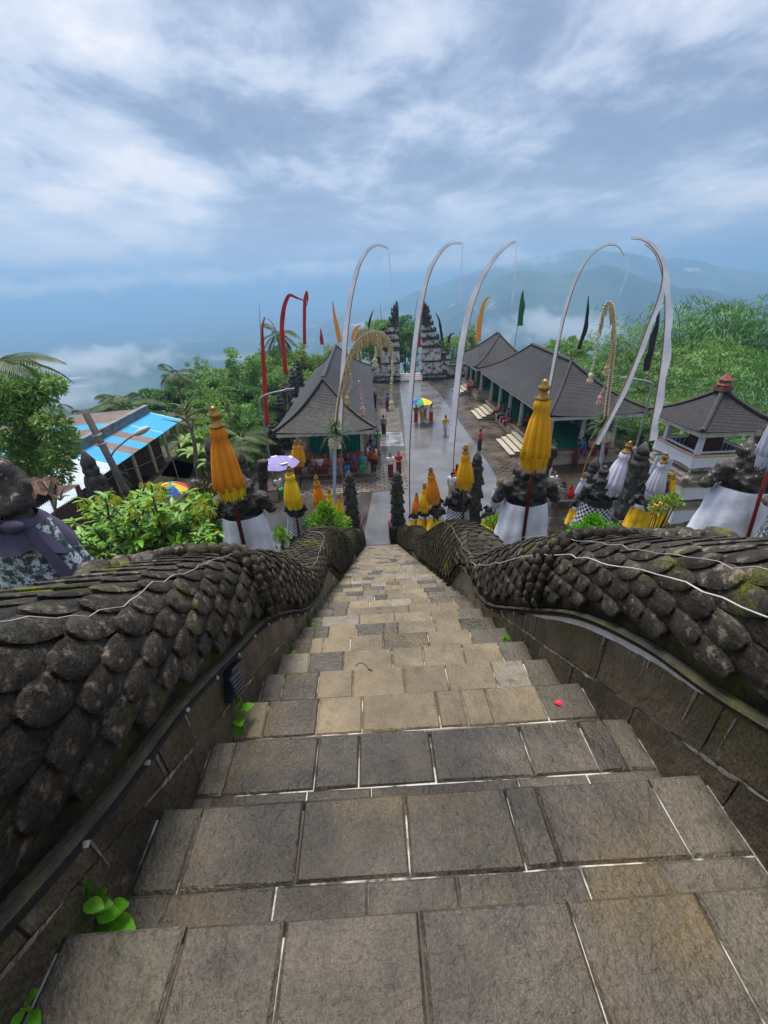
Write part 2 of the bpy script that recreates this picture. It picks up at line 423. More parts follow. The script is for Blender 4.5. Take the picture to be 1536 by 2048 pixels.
def make_naga(sgn, xin, TOP, BOT, label, y_end=16.5):
    root = empty('naga_balustrade', (xin, 0, 0), label, 'balustrade', 'naga balustrades of the central stairs')
    HW = .28; xc = xin+sgn*(HW-.022)
    def surf(Y, th, lift=0.):
        # th: 0 = inner foot, pi/2 = crest, pi = outer foot
        t = ip(Y, *TOP); b = ip(Y, *BOT); h = (t-b)
        e = .54; c, s_ = math.cos(th), math.sin(th)
        hx = (abs(c)**e)*(1 if c > 0 else -1); hz_ = abs(s_)**.68
        cx = -sgn*(HW+lift)*hx; zz = b+(h+lift)*hz_
        return (xc+cx, Y, stair_z(Y)+zz)
    # core body
    ys = np.arange(-2.4, y_end+.01, .1); ths = np.linspace(0, math.pi, 21)
    V = [surf(y, t, -.012) for y in ys for t in ths]; m = len(ths)
    F = [(i*m+j, (i+1)*m+j, (i+1)*m+j+1, i*m+j+1) for i in range(len(ys)-1) for j in range(m-1)]
    F += [(i*m, i*m+m-1, (i+1)*m+m-1, (i+1)*m) for i in range(len(ys)-1)]+[tuple(range(m)), tuple((len(ys)-1)*m+k for k in range(m))[::-1]]
    b = MB(); b.add(V, F); b.build('serpent_body', core_m, root, True, world=True)
    # scales: rows along Y, free edge towards the tail (the camera end), columns round the section
    cand = []
    y = y_end-.05; row = 0
    per = 1.32
    while y > -1.6:
        w = .1
        ncol = 13 if y < 6 else 12
        for k in range(ncol):
            u = (k+.5+(.5 if row % 2 else 0))/ncol
            if u > .99 or u < .05: continue
            cand.append((y, u, ncol, w))
        y -= .104 if y < 2.2 else (.104 if y < 6 else .12); row += 1
    # arc-length even angles
    def th_of(y, u):
        tt = np.linspace(0, math.pi, 60); P = np.array([surf(y, t) for t in tt]); P = P[:, [0, 2]]
        L_ = np.concatenate([[0], np.cumsum(np.hypot(*np.diff(P, axis=0).T))]); return np.interp(np.array(u)*L_[-1], L_, tt)
    cache = {}
    def scale(y, u, ncol, w, big):
        ky = round(y, 2)
        if ky not in cache: cache[ky] = (np.linspace(0, 1, 41), th_of(ky, np.linspace(0, 1, 41)))
        L_ = (.172 if y < 6 else .19)*random.uniform(.93, 1.06)
        du = .53/ncol*random.uniform(.94, 1.03); ju = random.uniform(-.006, .006)
        nv, nu = (7, 7) if big else (5, 5); V = []; F = []
        for i in range(nv):
            v = ((0, .34, .62, .80, .91, .975, 1.0) if big else (0, .5, .8, .95, 1.0))[i]   # 0 root (downhill) .. 1 free edge (towards the camera)
            prof = .97 if v < .4 else .97*math.sqrt(max(0, 1-((v-.4)/.606)**2.5))
            for j in range(nu):
                q = -1+2*j/(nu-1); uu = u+ju+du*q*prof-(v-.25)*.05*max(0, 1-u/.55)
                uu = min(.998, max(.002, uu))
                edge = max(abs(q)**6, (v**12))
                lift = .003+.023*v**1.1-.005*edge-.002*abs(q)**2
                lift += .0012*mnoise.noise((y*30+i, u*40+j*1.3, 1))
                V.append(surf(y-.0+.5*.0-(v-.25)*L_, float(np.interp(uu, *cache[ky])), lift))
        for i in range(nv-1):
            for j in range(nu-1): F.append((i*nu+j, i*nu+j+1, (i+1)*nu+j+1, (i+1)*nu+j))
        # skirt along the free edge
        ring = [i*nu for i in range(nv)]+[(nv-1)*nu+j for j in range(1, nu-1)]+[i*nu+nu-1 for i in range(nv-1, -1, -1)]
        n0 = len(V); cx, cy, cz = V[(nv//2)*nu+nu//2]
        for r in ring: V.append(V[r])
        n1 = len(V)
        for r in ring:
            x_, y_, z_ = V[r]; du_ = Vector((x_-xc, 0, z_-(stair_z(y_)+(ip(y_, *TOP)+ip(y_, *BOT))/2))).normalized()*.026
            V.append((x_-du_.x, y_, z_-du_.z))
        for a in range(len(ring)-1): F.append((n0+a, n0+a+1, n1+a+1, n1+a))
        if sgn > 0: F = [f[::-1] for f in F]
        return V, F
    # nearest first; only what can be seen from the stairs side or over the crest
    vis = [c for c in cand if c[1] < .80]
    vis.sort(key=lambda c: c[0]-( .0))
    near = [c for c in vis if c[0] > .15][:300]; ns = set(near)
    mass = MB()
    for c in vis:
        V, F = scale(*c, c in ns and c[0] < 2.6)
        if c in ns: mb = MB(); mb.add(V, F); mb.build('scale', scale_m, root, True, world=True)
        else: mass.add(V, F)
    tag(mass.build('scale_rows', scaleF_m, root, True, world=True), kind='stuff')
    # carved ruff: two rings of beads round the body
    rf = MB()
    for yy, sz in ((1.66, .030), (1.76, .036), (1.86, .028)):
        for t in np.interp(np.linspace(.03, .75, 18), np.linspace(0, 1, 41), th_of(yy, np.linspace(0, 1, 41))):
            p = surf(yy+random.uniform(-.01, .01), t, .028); rf.ell(p, (sz, sz*.85, sz*1.25), 7, 5)
    rf.build('ruff', scale_m, root, True, world=True)
    cr = MB()
    for i in range(26):
        yy = 1.25+i*.045; p = surf(yy, 1.95, .02+.012*math.sin(i*1.9)); cr.ell(p, (.045+.02*(i % 2), .06, .02+.008*(i % 3)), 7, 5)
    cr.build('crest', scale_m, root, True, world=True)
    # ledge moulding under the body
    for nm, dz, pr, hh in (('ledge', -.030, .026, .024), ('ledge_fillet', -.052, .012, .018)):
        lb = MB(); ys2 = np.arange(-2.4, y_end, .08); V = []
        for y_ in ys2:
            z0 = stair_z(y_)+ip(y_, *BOT)+dz
            for ox, oz in ((.3, 0), (-pr, 0), (-pr-.012, hh*.5), (-pr, hh), (.3, hh)): V.append((xin+sgn*ox, y_, z0+oz))
        F = [(i*5+j, i*5+j+1, (i+1)*5+j+1, (i+1)*5+j) for i in range(len(ys2)-1) for j in range(4)]
        if sgn > 0: F = [f[::-1] for f in F]
        lb.add(V, F); lb.build(nm, blockL_m, root, world=True)
    # wall core and facing blocks, two courses following the slope
    wc = MB(); ys3 = np.arange(-2.4, y_end, .15); V = []
    for y_ in ys3:
        zt = stair_z(y_)+max(.0, ip(y_, *BOT))-.02; zb = stair_z(y_)-1.1
        for ox, z_ in ((.006, zb), (.006, zt), (.5, zt), (.5, zb)): V.append((xin+sgn*ox, y_, z_))
    F = [(i*4+j, i*4+(j+1) % 4, (i+1)*4+(j+1) % 4, (i+1)*4+j) for i in range(len(ys3)-1) for j in range(4)]
    F += [(0, 1, 2, 3), tuple((len(ys3)-1)*4+k for k in range(4))]
    wc.add(V, F); wc.build('wall_core', mortar_m, root, world=True)
    for course in range(2):
        y_ = -2.3+.17*course
        while y_ < y_end-.3:
            w = random.uniform(.36, .60); y2 = min(y_end-.02, y_+w)
            def lim(yq):
                b_ = stair_z(yq)
                if course: return b_+.085, b_+ip(yq, *BOT)-.045
                return b_-.42, b_+.079
            if course == 0 or min(lim(y_)[1]-lim(y_)[0], lim(y2)[1]-lim(y2)[0]) > .012:
                mb = MB(); P = []; k = 3
                for i in range(k+1):
                    yy = y_+.003+(y2-y_-.006)*i/k; lo_, hi_ = lim(yy); hi_ = max(hi_, lo_+.004); o_ = random.uniform(-.002, .002)
                    P += [(xin+sgn*(.03), yy, lo_), (xin+sgn*o_, yy, lo_+.002), (xin+sgn*o_, yy, hi_-.002), (xin+sgn*.03, yy, hi_)]
                F = [(i*4+j, i*4+j+1, (i+1)*4+j+1, (i+1)*4+j) for i in range(k) for j in range(3)]+[(0, 1, 2, 3), (k*4+3, k*4+2, k*4+1, k*4)]
                if sgn > 0: F = [f[::-1] for f in F]
                mb.add(P, F); mb.build('block', block_m, root, world=True)
            y_ = y2
    # pale mortar smeared along the joint between the two courses, with drips
    sm = MB()
    y_ = -.2
    while y_ < 9:
        L_ = random.uniform(.05, .4)
        if random.random() < .72:
            ys4 = np.linspace(y_, y_+L_, max(3, int(L_/.03))); V = []
            for i, yq in enumerate(ys4):
                e_ = math.sin(math.pi*i/(len(ys4)-1)); w0 = .002+e_*random.uniform(.001, .006); w1 = .002+e_*random.uniform(.002, .016)*(3 if random.random() < .06 else 1)
                zc = stair_z(yq)+.082; V += [(xin-sgn*.0032, yq, zc+w0), (xin-sgn*.0032, yq, zc-w1)]
            sm.add(V, [(2*i, 2*i+1, 2*i+3, 2*i+2) for i in range(len(ys4)-1)])
        y_ += L_
    for k in range(26):          # rain streaks below the ledge
        yq = random.uniform(.2, 4); zt = stair_z(yq)+ip(yq, *BOT)-.07; h_ = random.uniform(.03, .16); w_ = random.uniform(.002, .007)
        if zt-h_ < stair_z(yq)-.05: continue
        sm.add([(xin-sgn*.0034, yq-w_, zt), (xin-sgn*.0034, yq+w_, zt), (xin-sgn*.0034, yq+w_*.3, zt-h_), (xin-sgn*.0034, yq-w_*.2, zt-h_)], [(0, 1, 2, 3)])
    tag(sm.build('mortar_smear', mat('old_mortar', (.22, .18, .135), (.42, .37, .31), .85, 16, .4, 60, (.08, .06, .04), .5, .56, .08), root, world=True), kind='stuff')
    root['xc'] = xc
    return root, surf
nagaL, surfL = make_naga(-1, SX0, TOPL, BOTL, 'dark stone serpent balustrade with large scales on the left side of the stairs')
nagaR, surfR = make_naga(1, SX1, TOPR, BOTR, 'dark stone serpent balustrade with large scales on the right side of the stairs')
# ================================================================ PLAZA AND BUILDINGS
def sheet(name, poly, z, m, kind='structure', parent=None):
    mb = MB(); mb.add([(x, y, z) for x, y in poly], [tuple(range(len(poly)))]); o = mb.build(name, m, parent)
    return tag(o, kind=kind) if kind else o
def wet(name, c1, c2, r1, r2, scale, brick=None, bump=.15, p2=.5, soft=.12):
    m = mat(name, c1, c2, r1, scale, bump, 40, None, p2, soft=soft, rough2=r2)
    if brick:
        nt = m.node_tree; N = nt.nodes; L = nt.links; b = N['Principled BSDF']
        g = N.new('ShaderNodeNewGeometry'); bt = N.new('ShaderNodeTexBrick'); bt.inputs['Scale'].default_value = 1.0
        bt.inputs['Brick Width'].default_value = brick; bt.inputs['Row Height'].default_value = brick*.5; bt.inputs['Mortar Size'].default_value = .05
        bt.inputs['Color1'].default_value = (1, 1, 1, 1); bt.inputs['Color2'].default_value = (.62, .6, .58, 1); bt.inputs['Mortar'].default_value = (.22, .2, .18, 1)
        L.new(g.outputs['Position'], bt.inputs['Vector'])
        src = b.inputs['Base Color'].links[0].from_socket
        x = N.new('ShaderNodeMix'); x.data_type = 'RGBA'; x.blend_type = 'MULTIPLY'; x.inputs['Factor'].default_value = 1
        L.new(src, x.inputs['A']); L.new(bt.outputs['Color'], x.inputs['B']); L.new(x.outputs['Result'], b.inputs['Base Color'])
    return m
plaza_m = wet('plaza_wet', (.075, .068, .062), (.045, .042, .04), .32, .06, .5, bump=.05)
path_m = wet('path_wet', (.16, .16, .165), (.10, .10, .105), .18, .05, .45, bump=.03)
paver_m = wet('paver', (.24, .20, .165), (.17, .14, .12), .6, .35, .9, .55)
paverR_m = wet('paver_brown', (.19, .15, .115), (.10, .08, .065), .5, .16, .6, .5)
pool_m = wet('wet_concrete', (.30, .30, .31), (.10, .10, .10), .10, .04, 1.1, bump=.03)
cobble_m = wet('cobble', (.30, .22, .13), (.16, .12, .08), .5, .3, 3.0, .22)
tag(sheet('plaza', [(-9, 16.0), (21, 16.0), (21, 60), (-9, 60)], 0, plaza_m))
def gq(*p): return [tuple(G(x, y)[:2]) for x, y in p]
sheet('plaza_path', [(-.8, 16.2), (4.0, 16.2), (7.3, 20.5), (7.75, 26), (7.8, 47.5), (7.2, 54.6), (3.7, 54.0), (2.95, 38), (2.2, 27), (1.9, 22.1), (-.2, 21.9)], .004, path_m)
sheet('paver_strip', gq((816, 976), (600, 995), (575, 962), (748, 945), (812, 893), (816, 940)), .005, paver_m)
sheet('paver_strip', gq((804, 862), (740, 864), (738, 818), (797, 816)), .005, paver_m)
sheet('wet_strip', gq((808, 892), (742, 893), (741, 865), (804, 863)), .005, pool_m)
sheet('paver_strip', gq((1055, 950), (1010, 975), (990, 948), (895, 800), (962, 797), (1016, 858), (1060, 905)), .005, paverR_m)
sheet('paver_strip', gq((1170, 955), (1110, 965), (1080, 925), (1250, 915), (1230, 945)), .005, cobble_m)
kerb_m = mat('kerb', (.20, .18, .155), (.11, .10, .09), .6, 4, .4, 30)
for a, b in (((-5.6, 23.9), (.15, 23.9)), ((.15, 23.9), (.15, 46.5))):
    mb = MB(); mb.box(((a[0]+b[0])/2, (a[1]+b[1])/2, .03), (abs(b[0]-a[0])+.12, abs(b[1]-a[1])+.12, .06)); tag(mb.build('kerb', kerb_m), kind='structure')

shingle_m = mat('shingle', (.017, .0155, .018), (.034, .031, .035), .7, 9, .9, 26, (.085, .08, .075), .5, .66, .16, .5, stain=(.7, .52, .12, .45))
shingle2_m = mat('shingle_lichen', (.024, .022, .023), (.042, .039, .041), .75, 8, .9, 26, (.62, .60, .55), .5, .735, .1)
ridge_m = mat('ridge_tile', (.05, .046, .05), (.028, .026, .028), .65, 5, .5, 30)
white_m = mat('white_paint', (.62, .60, .58), (.42, .40, .38), .6, 3, .2, 20)
cream_m = mat('cream_stone', (.46, .40, .30), (.33, .28, .21), .6, 3, .3, 20, (.16, .14, .1), .5, .66)
terra_m = mat('terracotta', (.30, .13, .08), (.22, .10, .07), .5, 4, .2, 20)
carpet_m = mat('green_carpet', (.0, .19, .12), (.0, .14, .10), .9, 3)
teal_m = mat('teal_drape', (.0, .23, .19), (.0, .17, .15), .7, 1.5)
wood_m = mat('dark_wood', (.09, .045, .028), (.05, .026, .018), .6, 5, .3, 30)
stepedge_m = mat('step_edge', (.50, .45, .36), (.36, .32, .25), .5, 5)
def hip_roof(root, x0, x1, y0, y1, ze, zr, ra, rb, m, up=.16, n=40, name='roof'):
    """ra, rb: the ridge ends (x, y). Four faces laid in shingle courses, each course's butt edge proud of the one below"""
    mb = MB(); c = [(x0, y0), (x1, y0), (x1, y1), (x0, y1)]; rid = [(ra, ra), (ra, rb), (rb, rb), (rb, ra)]
    rid = [(ra, ra), (ra, rb), (rb, rb), (rb, ra)]
    prof = lambda t: ze+(zr-ze)*(t-.10*math.sin(math.pi*t))
    for k in range(4):
        A0, B0 = c[k], c[(k+1) % 4]
        A1, B1 = {0: (ra, ra), 1: (ra, rb), 2: (rb, rb), 3: (rb, ra)}[k]
        mseg = 10
        def pt(t, q, dz=0.):
            ax, ay = A0[0]+(A1[0]-A0[0])*t, A0[1]+(A1[1]-A0[1])*t; bx, by = B0[0]+(B1[0]-B0[0])*t, B0[1]+(B1[1]-B0[1])*t
            cz = up*(1-t)**3*abs(2*q-1)**3
            X_, Y_ = ax+(bx-ax)*q, ay+(by-ay)*q; return (X_, Y_, prof(t)+cz+dz+.05*mnoise.noise((X_*.45, Y_*.45, 3)))
        for i in range(n):
            t0, t1 = i/n, (i+1)/n
            V = [pt(t0, j/mseg, .017) for j in range(mseg+1)]+[pt(t1, j/mseg, .0) for j in range(mseg+1)]+[pt(t0, j/mseg, -.01) for j in range(mseg+1)]
            w = mseg+1
            mb.add(V, [(j, j+1, w+j+1, w+j) for j in range(mseg)]+[(2*w+j, 2*w+j+1, j+1, j) for j in range(mseg)])
    r = mb.build(name, m, root, world=True)
    for k in range(4):
        A0 = c[k]; A1 = (ra, ra, rb, rb)[k] if False else {0: ra, 1: ra, 2: rb, 3: rb}[k]
        pts = [(A0[0]+(A1[0]-A0[0])*t, A0[1]+(A1[1]-A0[1])*t, prof(t)+up*(1-t)**3+.05) for t in np.linspace(0, 1, 9)]
        MB().tube(pts, .09, 6).build('hip_cap', ridge_m, r, world=True)
    if math.dist(ra, rb) > .3: MB().tube([(*ra, zr+.06), (*rb, zr+.06)], .13, 6).build('ridge_cap', ridge_m, r, world=True)
    # fascia boards and soffit
    for (a, b) in ((c[0], c[1]), (c[1], c[2]), (c[2], c[3]), (c[3], c[0])):
        ix = .18; mx, my = (x0+x1)/2, (y0+y1)/2
        q = lambda p: (p[0]+(ix if p[0] < mx else -ix), p[1]+(ix if p[1] < my else -ix))
        a_, b_ = q(a), q(b); MB().box(((a_[0]+b_[0])/2, (a_[1]+b_[1])/2, ze-.13), (max(.05, abs(a_[0]-b_[0])), max(.05, abs(a_[1]-b_[1])), .2)).build('fascia', white_m, r, world=True)
    MB().box(((x0+x1)/2, (y0+y1)/2, ze-.02), (x1-x0-.5, y1-y0-.5, .03)).build('soffit', wood_m, r, world=True)
    return r
def post(root, x, y, z0, z1, m=None, w=.2):
    p = MB(); p.box((x, y, (z0+z1)/2), (w*1.15, w*1.15, z1-z0), taper=.72); o = p.build('post', m or white_m, root, world=True)
    MB().lathe([(w*1.15, z0), (w*1.2, z0+.12), (w*.9, z0+.2), (w*.95, z0+.3), (w*.8, z0+.42)], 8, (x, y, 0)).build('post_base', cream_m, o, world=True)
def pavilion(name, label, x0, x1, y0, y1, zf, ze, zr, ov, ra, rb, drape, steps=(), carpet=True, posts=(3, 5)):
    root = empty(name, ((x0+x1)/2, (y0+y1)/2, 0), label, 'pavilion', 'open hipped roof pavilions round the plaza')
    MB().box(((x0+x1)/2, (y0+y1)/2, zf*.25), (x1-x0+.36, y1-y0+.36, zf*.5)).build('plinth_foot', cream_m, root, world=True)
    MB().box(((x0+x1)/2, (y0+y1)/2, zf*.68), (x1-x0, y1-y0, zf*.36)).build('plinth', cream_m, root, world=True)
    MB().box(((x0+x1)/2, (y0+y1)/2, zf*.93), (x1-x0+.24, y1-y0+.24, zf*.14)).build('plinth_cornice', cream_m, root, world=True)
    MB().box(((x0+x1)/2, (y0+y1)/2, zf+.02), (x1-x0+.1, y1-y0+.1, .04)).build('floor_edge', terra_m, root, world=True)
    if carpet: MB().box(((x0+x1)/2, (y0+y1)/2, zf+.05), (x1-x0-.7, y1-y0-.7, .02)).build('carpet', carpet_m, root, world=True)
    nx, ny = posts
    for i in range(nx):
        for j in range(ny):
            if 0 < i < nx-1 and 0 < j < ny-1: continue
            post(root, x0+.3+(x1-x0-.6)*i/(nx-1), y0+.3+(y1-y0-.6)*j/(ny-1), zf+.04, ze+.02)
    for (ax, ay, bx, by, h0, h1) in drape:
        mb = MB(); n = 40; V = []
        for i in range(n+1):
            t = i/n; o = .05*math.sin(i*1.9)+.03*math.sin(i*.7)
            dx, dy = bx-ax, by-ay; l = math.hypot(dx, dy); nx_, ny_ = -dy/l, dx/l
            for z in (h0, (h0+h1)/2, h1): V.append((ax+dx*t+nx_*o*(1.2 if z == h0 else .6), ay+dy*t+ny_*o*(1.2 if z == h0 else .6), z))
        mb.add(V, [(i*3+j, (i+1)*3+j, (i+1)*3+j+1, i*3+j+1) for i in range(n) for j in range(2)]); mb.build('drape', teal_m, root, True, world=True)
    for (sx, sy, w, run, dirx, diry, ns) in steps:
        for i in range(ns):
            d = run*(ns-i)/ns; h = zf*(i+1)/(ns+1)
            cx, cy = sx+dirx*d/2, sy+diry*d/2
            dim = (d if dirx else w, d if diry else w)
            st = MB().box((cx, cy, h/2), (dim[0]-.002*i, dim[1]-.06*i, h)).build('step', kerb_m, root, world=True)
            MB().box((cx+dirx*.02, cy+diry*.02, h-.02), (dim[0]+.01, dim[1]-.06*i+.03, .05)).build('nosing', stepedge_m, st, world=True)
    hip_roof(root, x0-ov[0], x1+ov[1], y0-ov[2], y1+ov[3], ze, zr, ra, rb, shingle_m)
    return root
pavL = pavilion('pavilion', 'long dark roofed pavilion with teal drapes on the left side of the plaza', -5.1, -.45, 25.0, 45.6, .5, 3.2, 5.85, (.85, .65, 1.2, 1.2), (-2.95, 26.4), (-3.3, 44.2),
                [(-4.9, 33, -4.9, 45, .5, 3.1), (-4.5, 27.9, -.8, 27.9, .5, 3.1)], carpet=False, posts=(3, 7))
pavR = pavilion('pavilion', 'larger pavilion on the right, nearest the shrine, with stone steps and green carpet', 11.15, 15.9, 24.9, 39.4, .85, 3.5, 6.05, (.7, .75, 1.3, 1.2), (13.05, 27.4), (13.75, 36.4),
                [(15.75, 25.2, 15.75, 39.2, .9, 3.4), (11.6, 39.2, 15.7, 39.2, .9, 3.4)],
                [(10.95, 37.2, 3.0, 1.5, -1, 0, 4), (10.95, 28.3, 3.4, 1.5, -1, 0, 4)], posts=(3, 6))
pavF = pavilion('pavilion', 'smaller far pavilion on the right next to the split gate', 11.3, 16.0, 43.4, 51.0, .85, 3.3, 6.0, (.8, .8, 1.0, 1.0), (13.9, 46.4), (14.1, 48.0),
                [(15.9, 43.7, 15.9, 50.8, .9, 3.2), (11.8, 50.8, 15.8, 50.8, .9, 3.2)],
                [(11.1, 47.2, 2.8, 1.5, -1, 0, 4)], posts=(3, 4))
# lilac skirt of cloth, kept plain: pavilion back rail
# ---------------------------------------------------------------- split gate
gate_m = mat('gate_stone', (.58, .56, .53), (.06, .056, .052), .85, 2.0, .6, 14, (.025, .024, .024), .535, .615, .06)
gateD_m = mat('gate_dark', (.035, .033, .032), (.14, .13, .125), .9, 2.5, .7, 14, (.012, .012, .012), .56, .6, .08)
def antefix(mb, x, y, z, s, lean=0):
    mb.lathe([(s*.5, 0), (s*.6, s*.3), (s*.35, s*.7), (s*.42, s*.95), (s*.16, s*1.4), (.004, s*1.9)], 6, (x, y, z))
def candi(xi, d, Y, label):
    """half of a split gate: sheer inner face at xi, stepping back outwards in the direction d"""
    root = empty('split_gate_half', (xi, Y, 0), label, 'gate', 'two halves of the split gate')
    def tier(nm, w, dep, z0, z1, m, inset=0, orn=0, par=None):
        mb = MB(); mb.box((xi+d*(w/2+inset), Y, (z0+z1)/2), (w, dep, z1-z0)); p = mb.build(nm, m, par or root, world=True)
        if orn:
            a = MB()
            for fy in (-1, 0, 1): antefix(a, xi+d*(w-.08), Y+fy*dep*.42, z1, orn)
            for fx in (.35, .7): antefix(a, xi+d*w*fx, Y-dep*.46, z1, orn*.8)
            a.build('antefix', gateD_m, p, world=True)
        return p
    tier('base', 3.3, 3.0, 0, .35, gateD_m); tier('base_course', 3.05, 2.7, .35, .6, gate_m); tier('base_course', 3.2, 2.9, .6, .8, gateD_m, 0, .22)
    tier('body', 2.35, 2.1, .8, 3.9, gate_m)
    for q, (ww, zz0, zz1) in enumerate(((2.55, .8, 1.15), (2.5, 2.2, 2.4))): tier('body_band', ww, 2.28, zz0, zz1, gateD_m if q else gate_m)
    z = 3.9; w = 2.55; dep = 2.3
    for i, h in enumerate((.95, .88, .8, .72, .66, .6)):
        tier('cornice', w*1.02, dep*1.02, z, z+h*.22, gateD_m, 0, .30-.03*i)
        tier('cornice', w*.9, dep*.92, z+h*.22, z+h*.36, gateD_m)
        tier('tier', w*.74, dep*.78, z+h*.36, z+h, gate_m if i < 3 else gateD_m)
        z += h; w *= .82; dep *= .85
    a = MB(); a.box((xi+d*.32, Y, z+.12), (.64, .9, .24)); antefix(a, xi+d*.2, Y, z+.2, .42); antefix(a, xi+d*.5, Y, z+.15, .25); antefix(a, xi+d*.8, Y, z-.2, .25)
    a.build('spire', gateD_m, root, world=True)
    # shoulder wing beside the body
    tier('wing', 1.2, 1.6, .8, 2.3, gate_m, 2.35); tier('wing_cap', 1.4, 1.8, 2.3, 2.5, gateD_m, 2.3, .3); tier('wing_top', .8, 1.2, 2.5, 3.2, gateD_m, 2.35, .3)
    return root
candi(3.9, -1, 56.0, 'left half of the tall black and white stone split gate')
candi(6.85, 1, 56.4, 'right half of the tall black and white stone split gate')
def low_wall(name, x0, x1, Y, h, label, th=.6):
    root = empty(name, ((x0+x1)/2, Y, 0), label, 'wall')
    MB().box(((x0+x1)/2, Y, .2), (x1-x0, th+.5, .4)).build('footing', gateD_m, root, world=True)
    MB().box(((x0+x1)/2, Y, .2+h/2), (x1-x0, th, h-.4)).build('panel', gate_m, root, world=True)
    MB().box(((x0+x1)/2, Y, h+.06), (x1-x0+.05, th+.3, .16)).build('coping', gateD_m, root, world=True)
    n = max(2, int((x1-x0)/1.6))
    for i in range(n+1):
        x = x0+(x1-x0)*i/n; MB().box((x, Y-.05, .2+h/2), (.3, th+.16, h-.3)).build('pilaster', gate_m, root, world=True)
    return root
low_wall('courtyard_wall', -6.5, .65, 55.6, 1.5, 'low weathered stone wall left of the split gate')
low_wall('courtyard_wall', 10.2, 18, 56.4, 1.5, 'low weathered stone wall right of the split gate')
rt = empty('gate_steps', (5.4, 55.2, 0), 'pale stone steps rising through the split gate', 'steps')
for i in range(4): MB().box((5.37, 55.3+i*.35, .09+.09*i), (2.9, .5, .18*(i+1))).build('step', white_m, rt, world=True)
# carved side wall behind the left pavilion: a row of dark candi posts
def pillar(x, y, z, h, s, label, group=None, m=None, name='carved_pillar', seed=0):
    root = empty(name, (x, y, z), label, 'pillar', group); rnd = random.Random(seed)
    nt_ = max(4, int(h/.34)); base = MB().box((0, 0, h*.06), (s*1.25, s*1.25, h*.12)); base.build('base', m or gateD_m, root)
    zz = h*.12; sh = h*.68/nt_
    for i in range(nt_):
        w = s*(1.0-.25*i/nt_)*(1.18 if i % 2 else .82)
        b = MB().box((0, 0, zz+sh/2), (w, w, sh), taper=.93)
        if i % 2:
            for a in range(4): antefix(b, math.cos(a*math.pi/2+.785)*w*.62, math.sin(a*math.pi/2+.785)*w*.62, zz+sh*.3, s*.2)
        b.build('tier', m or gateD_m, root); zz += sh
    MB().lathe([(s*.42, 0), (s*.5, h*.03), (s*.3, h*.06), (s*.36, h*.09), (s*.2, h*.13), (s*.22, h*.15), (.01, h*.2)], 8, (0, 0, zz)).build('finial', m or gateD_m, root)
    return root
for i, (px, py, Y) in enumerate(((553, 855, 27), (566, 800, 31), (577, 775, 35), (590, 745, 40), (601, 727, 45))):
    p = A(px, py, Y); pillar(p[0]-.3, Y, 0, max(2.2, p[2]+.5), .8, 'dark carved pillar behind the left pavilion, %s from the front' % ('nearest', 'second', 'third', 'fourth', 'farthest')[i], 'pillars along the wall behind the left pavilion', seed=i)
w_ = empty('side_wall', (-7.0, 36, 0), 'dark stone wall running behind the left pavilion', 'wall')
MB().box((-7.0, 39.5, .9), (.5, 17, 1.8)).build('wall_panel', gateD_m, w_, world=True); MB().box((-7.0, 39.5, 1.88), (.8, 17, .16)).build('coping', gateD_m, w_, world=True)

# ---------------------------------------------------------------- shrine on the right, wrapped in cloth
cloth_w = mat('white_cloth', (.76, .77, .86), (.68, .69, .78), .8, 5, .35, 9)
cloth_y = mat('yellow_cloth', (.90, .58, .006), (.82, .48, .005), .75, 3, .1, 12)
gold_trim = mat('gold_trim', (.62, .36, .06), (.5, .26, .04), .6, 6)
shr_m = mat('shrine_stone', (.34, .29, .24), (.20, .17, .145), .85, 3, .6, 18, (.07, .06, .05), .5, .62, .12)
def drape_box(root, cx, cy, hx, hy, z0, z1, m=None, sag=.10, name='cloth_skirt', trim=True, par=None):
    """cloth hung round a square block: swags at the hem, folds in the face"""
    n = 18; pts = []
    for k in range(4):
        c = [(-hx, -hy), (hx, -hy), (hx, hy), (-hx, hy)]; a, b = c[k], c[(k+1) % 4]
        for i in range(n): t = i/n; pts.append((a[0]+(b[0]-a[0])*t, a[1]+(b[1]-a[1])*t, t))
    V = []; N_ = len(pts); lev = 6
    for j in range(lev+1):
        v = j/lev
        for i, (x, y, t) in enumerate(pts):
            f = 1+.012*math.sin(i*2.1+v*2)*v+.02*v; hem = z0+sag*(math.sin(math.pi*((t*2) % 1)))*.5*v
            zz = z1+(z0-z1)*v+(hem-z0)*v
            V.append((cx+x*f, cy+y*f, zz+.03*math.sin(t*math.pi)*(1-v)*-1))
    F = [(j*N_+i, (j+1)*N_+i, (j+1)*N_+(i+1) % N_, j*N_+(i+1) % N_) for j in range(lev) for i in range(N_)]
    mb = MB(); mb.add(V, F); o = mb.build(name, m or cloth_w, root, True, world=True)
    if trim:
        for q in (0, .09):
            V2 = []
            for (x, y, t) in pts:
                for zz in (z1-q+.005, z1-q-.045): V2.append((cx+x*1.012, cy+y*1.012, zz-.03*math.sin(t*math.pi)))
            F2 = [(i*2, i*2+1, ((i+1) % N_)*2+1, ((i+1) % N_)*2) for i in range(N_)]
            t2 = MB(); t2.add(V2, F2); t2.build('trim', gold_trim, o, True, world=True)
    return o
